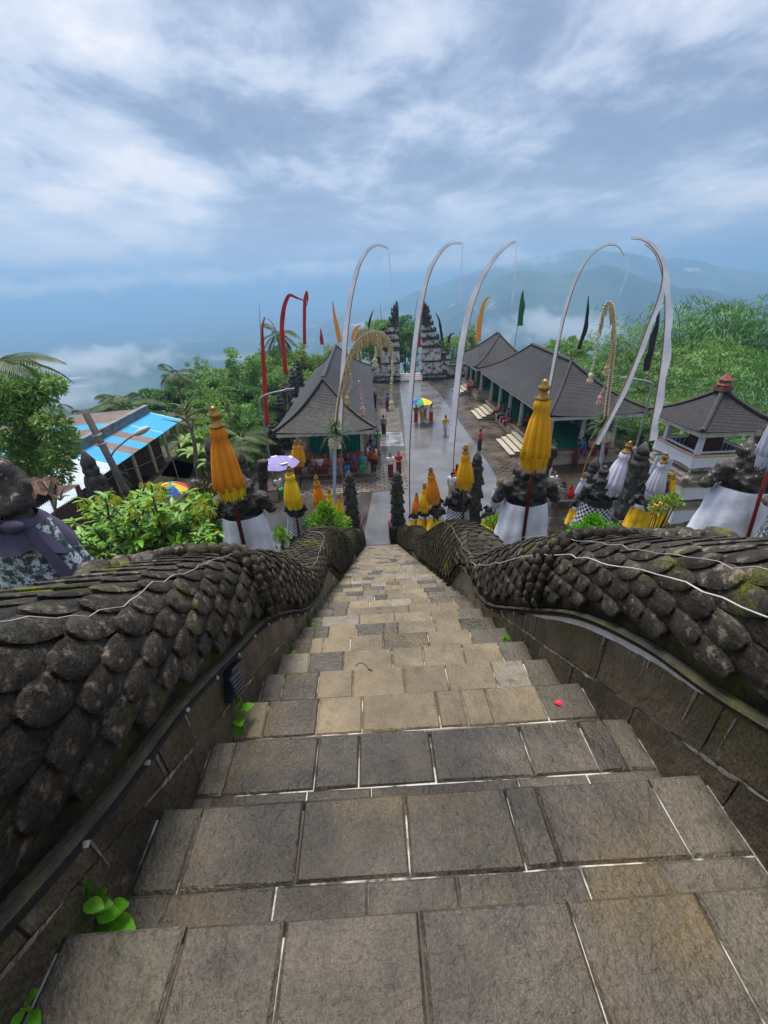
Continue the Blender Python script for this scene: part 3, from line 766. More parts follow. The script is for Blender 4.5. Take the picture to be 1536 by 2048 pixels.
def make_shrine():
    cx, cy = 15.05, 17.3
    root = empty('shrine', (cx, cy, 0), 'tiered stone shrine wrapped in white cloth with a dark hipped roof', 'shrine')
    B = lambda nm, h, z0, z1, m=shr_m, t=1.0: MB().box((cx, cy, (z0+z1)/2), (2*h, 2*h, z1-z0), taper=t).build(nm, m, root, world=True)
    B('footing', 1.75, -.3, .45); B('base', 1.55, .45, 1.5); B('ledge', 1.74, 1.5, 1.75); B('tier', 1.5, 1.75, 2.6); B('ledge', 1.78, 2.6, 2.78); B('ledge', 1.6, 2.78, 2.92); B('tier', 1.15, 2.92, 3.1); B('floor', 1.35, 3.1, 3.2)
    drape_box(root, cx, cy, 1.66, 1.66, .65, 1.5); drape_box(root, cx, cy, 1.66, 1.66, 1.85, 2.62); drape_box(root, cx, cy, 1.32, 1.32, 3.2, 3.86)
    for sx in (-1, 1):
        for sy in (-1, 1):
            cb = MB(); x, y = cx+sx*1.72, cy+sy*1.72
            cb.ell((x, y, 2.85), (.22, .22, .2), 8, 6); cb.ell((x+sx*.16, y+sy*.16, 3.0), (.13, .13, .15), 7, 5); cb.lathe([(.14, 0), (.1, .15), (.02, .42)], 6, (x-sx*.15, y-sy*.15, 2.9))
            link('corner_carving', fuse(cb, 'carving', .045, 1, .03, 9, shr_m, 3+sx+sy), root, (-cx, -cy, 0))
            post(root, cx+sx*1.05, cy+sy*1.05, 3.2, 4.95, cloth_w, .19)
    for k in range(4):
        for i in range(9):
            t = -.85+1.7*i/8; x, y = ((t, -1.05), (1.05, t), (t, 1.05), (-1.05, t))[k]
            MB().box((cx+x, cy+y, 3.55), (.05, .05, .5)).build('baluster', wood_m, root, world=True)
        a = ((0, -1.05), (1.05, 0), (0, 1.05), (-1.05, 0))[k]; MB().box((cx+a[0], cy+a[1], 3.83), (2.1 if k % 2 == 0 else .08, .08 if k % 2 == 0 else 2.1, .07)).build('rail', cloth_w, root, world=True)
    MB().box((cx, cy, 3.9), (.9, .9, 1.3)).build('cella', wood_m, root, world=True)
    hip_roof(root, cx-1.8, cx+1.8, cy-1.8, cy+1.8, 4.95, 6.25, (cx, cy-.02), (cx, cy+.02), shingle2_m, .08, 26)
    f = MB(); f.box((cx, cy, 6.3), (.5, .5, .16)); f.lathe([(.24, 0), (.3, .12), (.2, .22), (.26, .32), (.1, .5), (.02, .62)], 8, (cx, cy, 6.35))
    f.build('roof_crown', mat('crown_clay', (.30, .09, .06), (.16, .06, .045), .8, 6, .5, 30), root, world=True)
    return root
make_shrine()
# ---------------------------------------------------------------- building with tin roofs, far left
blue_m = mat('blue_tin', (.03, .30, .62), (.05, .38, .68), .35, 1.2, rough2=.25)
brown_m = mat('brown_tin', (.12, .085, .075), (.17, .13, .12), .55, 2, .2, 9)
silver_m = mat('silver_tin', (.55, .62, .72), (.42, .48, .56), .35, 3, rough2=.25)
conc_m = mat('grey_render', (.24, .26, .27), (.12, .13, .13), .85, 1.5, .4, 15, (.4, .41, .41), .5, .66)
creamw_m = mat('cream_wall', (.55, .44, .27), (.47, .37, .23), .7, 1.5, .1, 15)
def tin(root, P00, P10, P11, P01, m, name='roof_sheet', n=None, amp=.022):
    """corrugated sheet between four corners, ribs running 00 -> 01"""
    P = [np.array(p, float) for p in (P00, P10, P11, P01)]; L_ = np.linalg.norm(P[1]-P[0]); n = n or max(6, int(L_/.05))
    V = []
    for i in range(n+1):
        t = i/n; dz = amp*(1 if i % 2 else -1)
        for q in (0, 1): p = (P[0]*(1-t)+P[1]*t)*(1-q)+(P[3]*(1-t)+P[2]*t)*q; V.append((p[0], p[1], p[2]+dz))
    mb = MB(); mb.add(V, [(2*i, 2*i+2, 2*i+3, 2*i+1) for i in range(n)]); return mb.build(name, m, root, True, world=True)
def make_warung():
    root = empty('stall_building', (-14, 23, 0), 'stall building with blue and brown tin roofs and cream half walls on the far left', 'building')
    y = 16.6; seq = [(1.5, silver_m), (2.0, silver_m), (1.7, blue_m), (.8, brown_m), (1.0, blue_m), (.8, brown_m), (1.3, blue_m), (2.9, blue_m)]
    for k, (w, m) in enumerate(seq):
        zz = .012*(k % 2); tin(root, (-12.15, y-.03, 3.12+zz), (-12.15, y+w+.03, 3.12+zz), (-14.15, y+w+.03, 3.72+zz), (-14.15, y-.03, 3.72+zz), m); y += w
    yend = y
    MB().box((-14.3, (16+yend)/2, 2.1), (.22, yend-16, 4.2)).build('parapet', conc_m, root, world=True)
    MB().box((-14.3, (16+yend)/2, 4.23), (.34, yend-16+.1, .08)).build('parapet_coping', conc_m, root, world=True)
    y = 17.5
    for k, (w, m) in enumerate([(2.6, brown_m), (1.1, blue_m), (2.6, brown_m), (1.0, blue_m), (2.4, brown_m), (.8, brown_m)]):
        zz = .012*(k % 2); tin(root, (-14.45, y-.03, 4.12+zz), (-14.45, y+w+.03, 4.12+zz), (-22.5, y+w+.03, 3.75+zz), (-22.5, y-.03, 3.75+zz), m, amp=.03); y += w
    MB().box((-18, 22.5, 1.3), (6.6, 9.6, 2.6)).build('back_room', conc_m, root, world=True)
    for i in range(6): MB().box((-12.4, 18.2+i*1.95, 1.5), (.13, .13, 3.0)).build('post', creamw_m, root, world=True)
    MB().box((-12.4, 25.1, .5), (.16, 6.6, 1.05)).build('half_wall', creamw_m, root, world=True)
    MB().box((-12.35, 25.1, 1.06), (.26, 6.7, .08)).build('counter', wood_m, root, world=True)
    MB().box((-13.95, 22.5, 1.6), (.12, 11.2, 3.1)).build('inner_wall', wood_m, root, world=True)
    for i in range(4): MB().box((-12.5, 18.6+i*.8, .85), (.07, .5, 1.7)).build('shutter', wood_m, root, world=True)
    for i in range(3): MB().box((-13.3, 23.2+i*1.7, .7), (.8, .8, .06)).build('table', wood_m, root, world=True)
    return root
warung = make_warung(); warung.location.x -= 1.1
# ================================================================ STATUES, UMBRELLAS, FLAGS, PEOPLE
stat_m = mat('statue_stone', (.022, .020, .019), (.075, .068, .06), .7, 7, .9, 40, (.55, .53, .50), .56, .685, .10, .5, obj=True)
statL_m = mat('statue_lichen', (.04, .035, .03), (.12, .10, .085), .75, 6, .9, 40, (.66, .64, .60), .52, .645, .10, .5, obj=True)
stone_d = mat('weathered_black', (.028, .026, .024), (.085, .08, .072), .8, 5, .9, 30, (.38, .37, .35), .54, .72, .1, .6)
cloth_o = mat('orange_cloth', (.92, .33, .01), (.84, .26, .008), .75, 4, .1, 14, trans=.2)
cloth_a = mat('amber_cloth', (.94, .50, .008), (.88, .42, .006), .75, 4, .1, 14, trans=.2)
cloth_l = mat('lilac_white_cloth', (.74, .72, .84), (.64, .62, .76), .75, 4, .1, 14, trans=.2)
cloth_r = mat('red_cloth', (.62, .012, .022), (.5, .008, .016), .7, 4)
cloth_k = mat('black_cloth', (.012, .012, .014), (.02, .02, .024), .7, 4)
cloth_g = mat('green_cloth', (.004, .17, .07), (.003, .12, .05), .7, 4)
cloth_v = mat('violet_cloth', (.075, .062, .115), (.06, .05, .095), .75, 4, .1, 14)
gold_m = mat('gold_paint', (.52, .29, .06), (.26, .13, .03), .32, 9, .2, 30, metal=.6)
maroon_m = mat('maroon_pole', (.10, .012, .012), (.07, .01, .01), .35, 6)
bamboo_m = mat('bamboo_pole', (.34, .20, .08), (.24, .14, .06), .55, 6, .2, 30)
steel_m = mat('grey_steel', (.34, .36, .37), (.26, .27, .28), .45, 5, metal=.4)
def poleng(name, c1=(.62, .62, .66), c2=(.02, .02, .025), c3=(.16, .16, .18), sc=14.):
    m = mat(name, c1, None, .8); nt = m.node_tree; N = nt.nodes; b = N['Principled BSDF']
    t = N.new('ShaderNodeTexCoord'); k = N.new('ShaderNodeTexChecker'); k.inputs['Scale'].default_value = sc
    k.inputs['Color1'].default_value = (*c1, 1); k.inputs['Color2'].default_value = (*c2, 1)
    sp = N.new('ShaderNodeSeparateXYZ'); nt.links.new(t.outputs['Object'], sp.inputs[0])
    at = N.new('ShaderNodeMath'); at.operation = 'ARCTAN2'; nt.links.new(sp.outputs[1], at.inputs[0]); nt.links.new(sp.outputs[0], at.inputs[1])
    ml = N.new('ShaderNodeMath'); ml.operation = 'MULTIPLY'; ml.inputs[1].default_value = .42; nt.links.new(at.outputs[0], ml.inputs[0])
    cb = N.new('ShaderNodeCombineXYZ'); nt.links.new(ml.outputs[0], cb.inputs[0]); nt.links.new(sp.outputs[2], cb.inputs[1]); cb.inputs[2].default_value = .013
    nt.links.new(cb.outputs[0], k.inputs[0]); nt.links.new(k.outputs[0], b.inputs['Base Color']); return m
poleng_m = poleng('poleng_cloth')
batik_m = mat('batik_cloth', (.035, .042, .045), (.50, .56, .60), .6, 26, .15, 20, (.10, .14, .15), .52, .56, .03, obj=True)
def guard_mesh(kind, seed):
    b = MB(); e = b.ell
    e((0, 0, .35), (.36, .33, .5)); e((0, .02, .85), (.32, .28, .35)); e((0, .05, 1.02), (.33, .30, .26)); e((0, 0, 1.28), (.36, .24, .26))
    for s in (-1, 1):
        e((s*.34, 0, 1.40), (.14, .14, .13)); b.tube([(s*.36, 0, 1.38), (s*.49, .04, 1.08)], [.105, .085], 8); b.tube([(s*.49, .04, 1.08), (s*.30, .34, 1.0+.25*(s > 0))], [.085, .07], 8)
        e((s*.28, .38, 1.0+.27*(s > 0)), (.085, .085, .085)); e((s*.21, .02, 1.70), (.05, .07, .10)); e((s*.38, 0, 1.22), (.125, .125, .05)); e((s*.47, .04, 1.1), (.11, .11, .04))
    b.tube([(0, 0, 1.45), (0, .03, 1.62)], [.13, .12], 8); e((0, .05, 1.70), (.20, .21, .22)); e((0, .25, 1.66), (.09, .08, .07)); e((0, .22, 1.58), (.10, .07, .04))
    for s in (-1, 1): e((s*.08, .22, 1.76), (.045, .04, .045))
    if kind == 0:     # curled mane and a knot
        for i in range(16):
            a = math.pi*(1.02+.96*(i % 8)/7); r = .20; e((r*math.cos(a), .03+r*math.sin(a), 1.48+.17*(i//8)+.04*(i % 2)), (.075, .075, .075), 6, 5)
        e((0, .0, 1.93), (.15, .15, .1)); e((0, 0, 2.03), (.09, .09, .09)); b.tube([(.30, .36, 1.0), (.42, .45, 1.95)], [.06, .11], 7)
    elif kind == 1:   # tall tiered crown
        for i in range(4): e((0, .02, 1.88+.1*i), (.19-.035*i, .19-.035*i, .06))
        b.lathe([(.08, 0), (.10, .05), (.01, .22)], 7, (0, .02, 2.2))
        for i in range(7): a = math.pi*(1.05+.9*i/6); e((.23*math.cos(a), .23*math.sin(a), 1.66), (.06, .06, .16), 6, 5)
    else:             # crouching beast with horns and wide ears
        e((0, .12, 1.74), (.27, .26, .24)); e((0, -.2, 1.05), (.26, .2, .4))
        for s in (-1, 1): e((s*.30, .08, 1.88), (.12, .05, .14)); b.tube([(s*.14, .08, 1.92), (s*.2, .02, 2.08), (s*.14, -.02, 2.2)], [.07, .05, .015], 7)
        for i in range(9): a = 2*math.pi*i/9; e((.24*math.cos(a), .02+.2*math.sin(a), 1.52), (.08, .08, .08), 6, 5)
    for i in range(7): e((.10*math.cos(i), -.22, 1.0+.08*i), (.10, .06, .05), 6, 5)
    return fuse(b, 'statue_stone', .028, 1, .016, 11, stat_m, seed, .8)
GUARD = [guard_mesh(0, 1), guard_mesh(1, 2), guard_mesh(2, 3)]
def skirt_mesh(name, m, z0, z1, r0, r1, sq=.88, seed=0, n=56, lev=9, flare=None, folds=.02):
    rnd = random.Random(seed); ph = [rnd.uniform(0, 6.3) for _ in range(6)]; V = []
    for j in range(lev+1):
        v = j/lev
        for i in range(n):
            a = 2*math.pi*i/n; r = (r1+(r0-r1)*v**.8)*(1+folds*.45*math.sin(15*v+2.2*math.sin(2*a+ph[1])+ph[2])*math.sin(math.pi*v))
            r *= 1+folds*(.25+v)*(math.sin(7*a+ph[0]+v*1.2)+.7*math.sin(13*a+ph[1])+.5*math.sin(3*a+ph[2]+2*v))
            if flare: r += flare*v*v*max(0, math.cos(a-ph[3]))
            zz = z1+(z0-z1)*v+(.03*math.sin(2*a+ph[4])+.012*math.sin(5*a+ph[5]))*(v+.3)
            V.append((r*math.cos(a), r*sq*math.sin(a), zz))
    F = [(j*n+i, (j+1)*n+i, (j+1)*n+(i+1) % n, j*n+(i+1) % n) for j in range(lev) for i in range(n)]
    return npmesh(name, V, np.array(F)[:, ::-1], m, True)
WRAP = skirt_mesh('cloth_wrap', cloth_w, .02, 1.10, .50, .37, .9, 3, flare=.10, n=88, lev=16, folds=.034)
BAND = skirt_mesh('cloth_band', cloth_w, .93, 1.12, .405, .385, .9, 4, lev=3, folds=.006)
ped_m = mat('pedestal_stone', (.06, .055, .045), (.11, .10, .085), .85, 4, .6, 25, (.05, .06, .02), .5, .64)
def ground_z(x, y): return max(hz(x, y), 0 if y > 16 else -9)
def statue(px, py, Y, h, kind, cloth, label, band=None, rz=0., group='guardian statues beside the stairs', smat=None, zup=None, sash=None, xw=None):
    """px, py: where the cloth's foot is seen; h: height of the figure"""
    P = A(px, py, Y); s = h/2.05
    root = empty('guardian_statue', P, label, 'statue', group, rz)
    o = link('figure', GUARD[kind], root, (0, 0, 0), None, (s*(xw or 1), s*(xw or 1), s), smat)
    if cloth is not None: link('cloth_wrap', WRAP, root, (0, 0, 0), (0, 0, random.uniform(-.3, .3)), s*1.02, cloth)
    if band is not None: link('waist_band', BAND, root, (0, 0, 0), None, s*1.04, band)
    if sash is not None: link('sash', BAND, root, (0, 0, s*.28), (.0, R(28), 0), (s*1.05, s*1.02, s*1.0), sash)
    zg = ground_z(P[0], Y)-.15; hp = P[2]-zg
    MB().box((0, 0, -hp/2+.02*s), (s*.9, s*.85, hp)).build('pedestal', ped_m, root)
    MB().box((0, 0, -.03*s), (s*1.04, s*.99, .1*s)).build('pedestal_cap', ped_m, root)
    return root
st = statue
st(508, 1122, 6.5, 1.92, 0, cloth_w, 'black stone guardian in plain white cloth beside the big orange folded umbrella', rz=.15, xw=1.12)
st(598, 1062, 12, 1.45, 1, poleng_m, 'black stone guardian in checkered cloth beside a yellow folded umbrella, left of the stairs', cloth_k)
st(1038, 1098, 6.6, 2.02, 0, cloth_w, 'black stone guardian in plain white cloth beside the big yellow folded umbrella', rz=-.1, xw=1.12)
st(872, 1062, 12.8, 1.30, 2, cloth_y, 'guardian in yellow cloth, largest of three standing in a row right of the stairs', cloth_w)
st(848, 1058, 13.8, 1.15, 1, cloth_y, 'guardian in yellow cloth, middle one of three in a row right of the stairs', cloth_w)
st(830, 1058, 14.8, 1.05, 0, cloth_y, 'guardian in yellow cloth, smallest of three in a row right of the stairs', cloth_w)
st(914, 1056, 10.6, 1.50, 1, poleng_m, 'broad black statue in checkered cloth behind the amber umbrella right of the stairs', cloth_k, xw=1.1)
st(974, 1062, 13.4, 1.10, 2, cloth_y, 'small guardian in yellow cloth beside a small white folded umbrella', cloth_w)
st(1086, 1034, 12.6, 1.05, 0, cloth_o, 'small guardian in orange cloth behind the large white wrapped statue', cloth_w)
st(1180, 1062, 8.0, 1.60, 0, poleng_m, 'curly black guardian in checkered cloth behind the bright green shrub', cloth_k, rz=-.2)
st(1150, 1045, 10.2, 1.0, 2, cloth_y, 'small guardian in yellow cloth left of the curly checkered one', cloth_w)
st(1272, 1052, 8.4, 1.15, 2, cloth_y, 'guardian in yellow cloth under the nearer white folded umbrella on the right', cloth_w)
st(1310, 1046, 8.9, 1.05, 1, cloth_y, 'guardian in yellow cloth beside the orange and yellow umbrella pair', cloth_w)
st(1442, 1090, 3.9, 1.42, 0, cloth_w, 'tall lichened guardian in a white skirt near the right edge', rz=-.3, smat=statL_m, xw=1.1)
st(1560, 1130, 2.9, 1.15, 1, batik_m, 'guardian in dark batik cloth cut off by the right edge', cloth_v, smat=statL_m)
def left_guardian():
    Y = 1.9; hd = np.array(A(8, 975, Y)); b0 = np.array(hd)-np.array([0, 0, .62]); root = empty('guardian_statue', b0, 'guardian with black and white batik shawl and violet sash at the left edge', 'statue', 'guardian statues beside the stairs')
    b = MB(); e = b.ell; e((0, 0, .62), (.105, .11, .135), 12, 9); e((0, -.02, .72), (.09, .095, .06), 10, 7); b.tube([(0, 0, .40), (0, 0, .56)], [.07, .06], 8); e((0, 0, .28), (.16, .13, .13)); e((0, 0, .0), (.22, .18, .32)); e((0, .11, .60), (.03, .03, .035)); e((.10, 0, .62), (.025, .035, .055)); e((-.10, 0, .62), (.025, .035, .055))
    for i in range(7): a = math.pi*(1.05+.9*i/6); e((.10*math.cos(a), .10*math.sin(a), .56), (.03, .03, .06), 6, 5)
    link('figure', fuse(b, 'statue_stone', .018, 1, .006, 18, statL_m, 6, .6), root)
    link('shawl', skirt_mesh('shawl', batik_m, -.40, .43, .34, .12, .8, 9, n=88, lev=14, folds=.05), root, (0, 0, 0))
    link('collar', skirt_mesh('collar', cloth_v, .30, .47, .19, .085, .9, 5, n=60, lev=5, folds=.04), root)
    sa = MB(); V = []
    for t in np.linspace(0, 1, 14):
        a = -.85+.7*t; r = .12+.22*t**.8; z = .43-.83*t
        for q in (-1, 0, 1): V.append(((r+.035)*math.cos(a+q*.12), (r+.035)*.8*math.sin(a+q*.12), z+.012*q))
    sa.add(V, [(i*3+j, i*3+j+1, (i+1)*3+j+1, (i+1)*3+j) for i in range(13) for j in range(2)]); sa.build('sash', cloth_v, root, True)
    bow = MB(); bow.ell((.06, -.12, .46), (.06, .03, .035), 10, 6); bow.ell((-.05, -.12, .47), (.06, .03, .03), 10, 6); bow.ell((0, -.13, .46), (.025, .025, .025)); bow.build('bow', cloth_v, root, True)
    zg = ground_z(b0[0], Y)-.1-b0[2]; MB().box((0, 0, (zg-.3)/2), (.62, .55, abs(zg)-.3+.02)).build('pedestal', ped_m, root)
left_guardian()
# carved heads ending the balustrades, and tall posts
def crested(px0, py0, px1, py1, Y, w, label, name='carved_post', red=False, group='carved posts at the foot of the stairs'):
    b0 = A(px0, py0, Y); t0 = A(px1, py1, Y); zg = max(0, hz(b0[0], Y)); h = t0[2]-zg
    root = empty(name, (b0[0], Y, zg), label, 'pillar', group); s = w
    b = MB(); b.box((0, 0, h*.12), (s*1.1, s*1.0, h*.24)); b.build('base', stone_d, root)
    z = h*.24; n = 9
    for i in range(n):
        hh = h*.6/n; ww = s*(.9 if i % 2 else .72)*(1-.16*i/n); c = MB(); c.box((0, 0, z+hh/2), (ww, ww*.8, hh), taper=.92)
        if i % 2:
            for sx in (-1, 1): antefix(c, sx*ww*.5, -ww*.3, z, s*.13)
        c.build('tier', stone_d, root); z += hh
    f = MB(); f.ell((0, 0, z), (s*.42, s*.3, h*.05)); f.ell((0, 0, z+h*.06), (s*.32, s*.24, h*.045)); f.lathe([(s*.24, 0), (s*.26, h*.03), (.01, h*.1)], 8, (0, 0, z+h*.08))
    f.build('crest', stone_d, root, True)
    if red: MB().box((-math.copysign(s*.6, b0[0]), -.2, .8), (.03, .5, 1.0)).build('red_cloth', cloth_r, root)
    return root
crested(707, 1060, 707, 943, 16.6, .72, 'tall carved serpent head post ending the left balustrade', red=True)
crested(796, 1060, 796, 942, 16.6, .72, 'tall carved serpent head post ending the right balustrade', red=True)
crested(946, 1030, 946, 905, 15.5, .74, 'tall dark carved post behind the amber umbrella')
crested(1183, 960, 1183, 918, 14.5, .8, 'dark pointed post left of the large white folded umbrella')
crested(1270, 960, 1268, 888, 12.5, .85, 'dark ornate post behind the large white folded umbrella')
crested(437, 960, 432, 880, 15.0, .9, 'dark ornate gate post left of the purple parasol')
crested(492, 960, 494, 905, 15.5, .7, 'dark ornate gate post touching the purple parasol')
crested(190, 960, 180, 905, 11.0, .75, 'dark spiked post in front of the leaning power pole')
# low house-shaped shrine between the statues
sh = empty('spirit_house', A(1113, 1045, 12), 'small stone spirit house with a black white and red roof', 'shrine')
zg = hz(sh.location.x, 12)-.1-sh.location.z
MB().box((0, 0, zg/2+.2), (.9, .8, abs(zg)+.4)).build('base', shr_m, sh); MB().box((0, 0, .62), (.7, .6, .5)).build('cell', shr_m, sh)
MB().box((0, 0, .95), (1.1, 1.0, .2), taper=.9).build('eaves', stone_d, sh); MB().box((0, 0, 1.2), (.85, .8, .34), taper=.4).build('roof', stone_d, sh); MB().box((0, 0, .83), (1.0, .9, .05)).build('red_band', cloth_r, sh)
antefix_ = MB(); antefix(antefix_, 0, 0, 1.35, .2); antefix_.build('finial', stone_d, sh)

# ---------------------------------------------------------------- side balustrade on the right
def side_naga(x, y0, y1, TOP, label):
    root = empty('naga_balustrade', (x, (y0+y1)/2, 0), label, 'balustrade')
    HW = .30
    def surf(Y, th, lift=0.):
        c, s_ = math.cos(th), math.sin(th); t = ip(Y, *TOP)
        return (x-(HW+lift)*(abs(c)**.74)*(1 if c > 0 else -1), Y, stair_z(Y)-.35+(t+.35+lift)*abs(s_)**.7)
    ys = np.arange(y0, y1, .15); ths = np.linspace(0, math.pi, 15); m = len(ths)
    V = [surf(y, t, -.01) for y in ys for t in ths]; F = [(i*m+j, i*m+j+1, (i+1)*m+j+1, (i+1)*m+j) for i in range(len(ys)-1) for j in range(m-1)]+[tuple(range(m)), tuple((len(ys)-1)*m+k for k in range(m))]
    b = MB(); b.add(V, F); b.build('serpent_body', core_m, root, True, world=True)
    mb = MB(); y = y1-.2; row = 0
    while y > y0+.2:
        for k in range(12):
            th = math.pi*(k+.5+.5*(row % 2))/12.5
            V = []
            for v, pr_ in ((0, 1), (.55, 1), (.85, .7), (1, .1)):
                for q in (-1, 0, 1): V.append(surf(max(y0, y-v*.24), min(3.1, max(.03, th+q*pr_*.13)), .004+.03*v-.008*abs(q)))
            mb.add(V, [(i*3+j, i*3+j+1, (i+1)*3+j+1, (i+1)*3+j) for i in range(3) for j in range(2)])
        y -= .13; row += 1
    tag(mb.build('scale_rows', scaleF_m, root, True, world=True), kind='stuff')
side_naga(5.3, 3.4, 15.6, ([3.4, 4.4, 5.2, 6.0, 6.9, 8, 9, 10, 11, 12, 13.5, 15.6], [.95, 1.0, .92, .62, .42, .62, .78, .62, .72, .85, .6, .9]), 'second serpent balustrade further right, behind the white wrapped statue')

# ---------------------------------------------------------------- folded ceremonial umbrellas (tedung)
def tedung_mesh(seed, n=44, lev=10, droop=.0):
    rnd = random.Random(seed); V = []; ph = rnd.uniform(0, 6)
    prof = [(.10, 1.0), (.155, .94), (.165, .86), (.14, .82), (.20, .70), (.25, .50), (.285, .30), (.30, .16), (.27, .15), (.27, .14)]
    for r, z in prof:
        k = .05+.16*(1-z)
        for i in range(n):
            a = 2*math.pi*i/n; rr = r*(1+(k+.06)*(1.3*abs(math.sin(5.5*a+ph))-.8)+.6*k*math.sin(3*a+2*ph)+.04*math.sin(23*a)+(.10*math.sin(a+ph)+.07*math.sin(2*a+3*ph))*(1-z))
            V.append((rr*math.cos(a), rr*math.sin(a), z+.014*math.sin(3*a+ph)+.012*(1-z)*math.sin(11*a)))
    F = [(j*n+i, (j+1)*n+i, (j+1)*n+(i+1) % n, j*n+(i+1) % n) for j in range(len(prof)-1) for i in range(n)]+[tuple(range(n))]
    b = MB(); b.add(V, F); return b.mesh('canopy', None, True)
def fringe_mesh(seed):
    rnd = random.Random(seed); b = MB()
    for ring in (0, 1):
        for i in range(58):
            a = 2*math.pi*i/58+rnd.uniform(-.03, .03); r = .305-.02*ring+rnd.uniform(-.01, .01); L_ = rnd.uniform(.15, .22); w = .018
            t = (-math.sin(a)*w, math.cos(a)*w); x, y = r*math.cos(a), r*math.sin(a); x2, y2 = x*rnd.uniform(.86, 1.03), y*rnd.uniform(.86, 1.03); z = .20-.02*ring
            b.add([(x-t[0], y-t[1], z), (x+t[0], y+t[1], z), (x2+t[0]*.5, y2+t[1]*.5, z-L_), (x2-t[0]*.5, y2-t[1]*.5, z-L_)], [(0, 1, 2, 3)])
    return b.mesh('fringe')
CAN = [tedung_mesh(k) for k in range(3)]; FRI = [fringe_mesh(k) for k in range(2)]
def tedung(top, bot, Y, clen, wid, cl, fr, label, pole=None, Ytop=None):
    """top, bot: picture points of the tip of the finial and the foot of the pole; clen: canopy length in pixels; wid: width factor"""
    T = A(*top, Ytop or Y); B_ = A(*bot, Y); T = np.array(T); ax = Vector(T-B_); L_ = ax.length; ax.normalize()
    px = math.dist(top, bot); H = L_*clen/px; fin = L_*.0+L_*clen/px*.24
    zg = ground_z(B_[0], Y)-.05
    if B_[2] > zg: k = (B_[2]-zg)/max(.3, ax.z); B_ = B_-np.array(ax)*k; L_ += k
    root = empty('folded_umbrella', B_, label, 'umbrella', 'folded ceremonial umbrellas on poles'); root.rotation_euler = ax.to_track_quat('Z', 'Y').to_euler()
    sd = len(label)
    MB().tube([(0, 0, 0), (0, 0, L_-fin)], [H*.032, H*.026], 8).build('pole', pole or maroon_m, root, True)
    MB().tube([(0, 0, L_-fin-H*1.12), (0, 0, L_-fin-H*.95)], [H*.036, H*.036], 8).build('ferrule', steel_m, root, True)
    c = link('canopy', CAN[sd % 3], root, (0, 0, L_-fin-H), (0, 0, sd), (H*wid, H*wid, H), cl)
    link('fringe', FRI[sd % 2], root, (0, 0, L_-fin-H), (0, 0, sd*.7), (H*wid, H*wid, H), fr)
    f = H*.24; MB().lathe([(f*.40, -f*.1), (f*.44, 0), (f*.28, f*.08), (f*.30, f*.2), (f*.18, f*.3), (f*.34, f*.48), (f*.34, f*.6), (f*.14, f*.76), (f*.2, f*.86), (f*.05, f*1.0)], 12, (0, 0, L_-fin)).build('finial', gold_m, root, True)
    return root
cloth_yf = mat('yellow_fringe', (.92, .64, .006), (.84, .54, .006), .8, 8)
T_ = tedung
T_((425, 812), (492, 1108), 6.1, 138, .62, cloth_o, cloth_yf, 'large orange folded umbrella with yellow fringe and maroon pole, left of the stairs')
T_((1091, 758), (1043, 1098), 6.2, 128, .66, cloth_a, cloth_a, 'large amber yellow folded umbrella on a maroon pole, in front of the white wrapped guardian')
T_((577, 930), (597, 1062), 11.6, 66, .78, cloth_y, cloth_yf, 'yellow folded umbrella beside the purple parasol, left of the stairs')
T_((631, 950), (645, 1062), 13, 50, .72, cloth_o, cloth_o, 'orange folded umbrella standing over the green shrub left of the stairs')
T_((657, 976), (666, 1062), 13.8, 38, .7, cloth_y, cloth_yf, 'small yellow folded umbrella right of the orange one, left of the stairs')
T_((677, 988), (682, 1062), 14.8, 36, .6, cloth_y, cloth_yf, 'smallest yellow folded umbrella next to the left serpent head')
T_((932, 888), (925, 1062), 10.3, 66, .72, cloth_a, cloth_a, 'amber folded umbrella in front of the checkered statue, right of the stairs', wood_m)
T_((861, 933), (870, 1062), 12.6, 56, .72, cloth_o, cloth_a, 'orange folded umbrella over the largest yellow clothed guardian')
T_((849, 965), (851, 1062), 13.6, 44, .7, cloth_y, cloth_yf, 'yellow folded umbrella over the middle yellow clothed guardian')
T_((833, 984), (832, 1062), 14.6, 32, .7, cloth_o, cloth_o, 'small orange folded umbrella over the smallest yellow clothed guardian')
T_((997, 960), (985, 1062), 13.2, 42, .72, cloth_l, cloth_l, 'small white folded umbrella between the amber umbrella and the large wrapped guardian')
T_((1093, 966), (1084, 1034), 12.4, 32, .72, cloth_l, cloth_l, 'small white folded umbrella right of the large amber umbrella')
T_((1262, 882), (1196, 1040), 7.9, 88, .66, cloth_l, cloth_l, 'large white folded umbrella leaning right over the checkered guardian')
T_((1334, 905), (1284, 1050), 8.3, 76, .66, cloth_l, cloth_l, 'white folded umbrella in front of the blue notice board')
T_((1340, 944), (1318, 1046), 9.2, 44, .66, cloth_o, cloth_o, 'orange folded umbrella of the pair in front of the shrine')
T_((1349, 946), (1330, 1046), 9.4, 44, .6, cloth_y, cloth_yf, 'yellow folded umbrella of the pair in front of the shrine')
T_((1170, 945), (1150, 1042), 10.0, 40, .7, cloth_l, cloth_l, 'small white folded umbrella left of the large white one')
T_((1144, 965), (1136, 1035), 11.4, 24, .8, cloth_r, cloth_r, 'tiny red folded umbrella beside the spirit house')
T_((1585, 775), (1497, 1070), 3.6, 120, .62, cloth_l, cloth_l, 'folded umbrella whose maroon pole stands at the right edge', mat('red_pole', (.22, .022, .018), (.16, .015, .014), .4, 5))
T_((590, 880), (590, 940), 23.0, 40, .7, cloth_a, cloth_a, 'amber folded umbrella left one under the left pavilion eaves', wood_m)
T_((601, 880), (601, 938), 23.3, 40, .7, cloth_a, cloth_a, 'amber folded umbrella right one under the left pavilion eaves', wood_m)

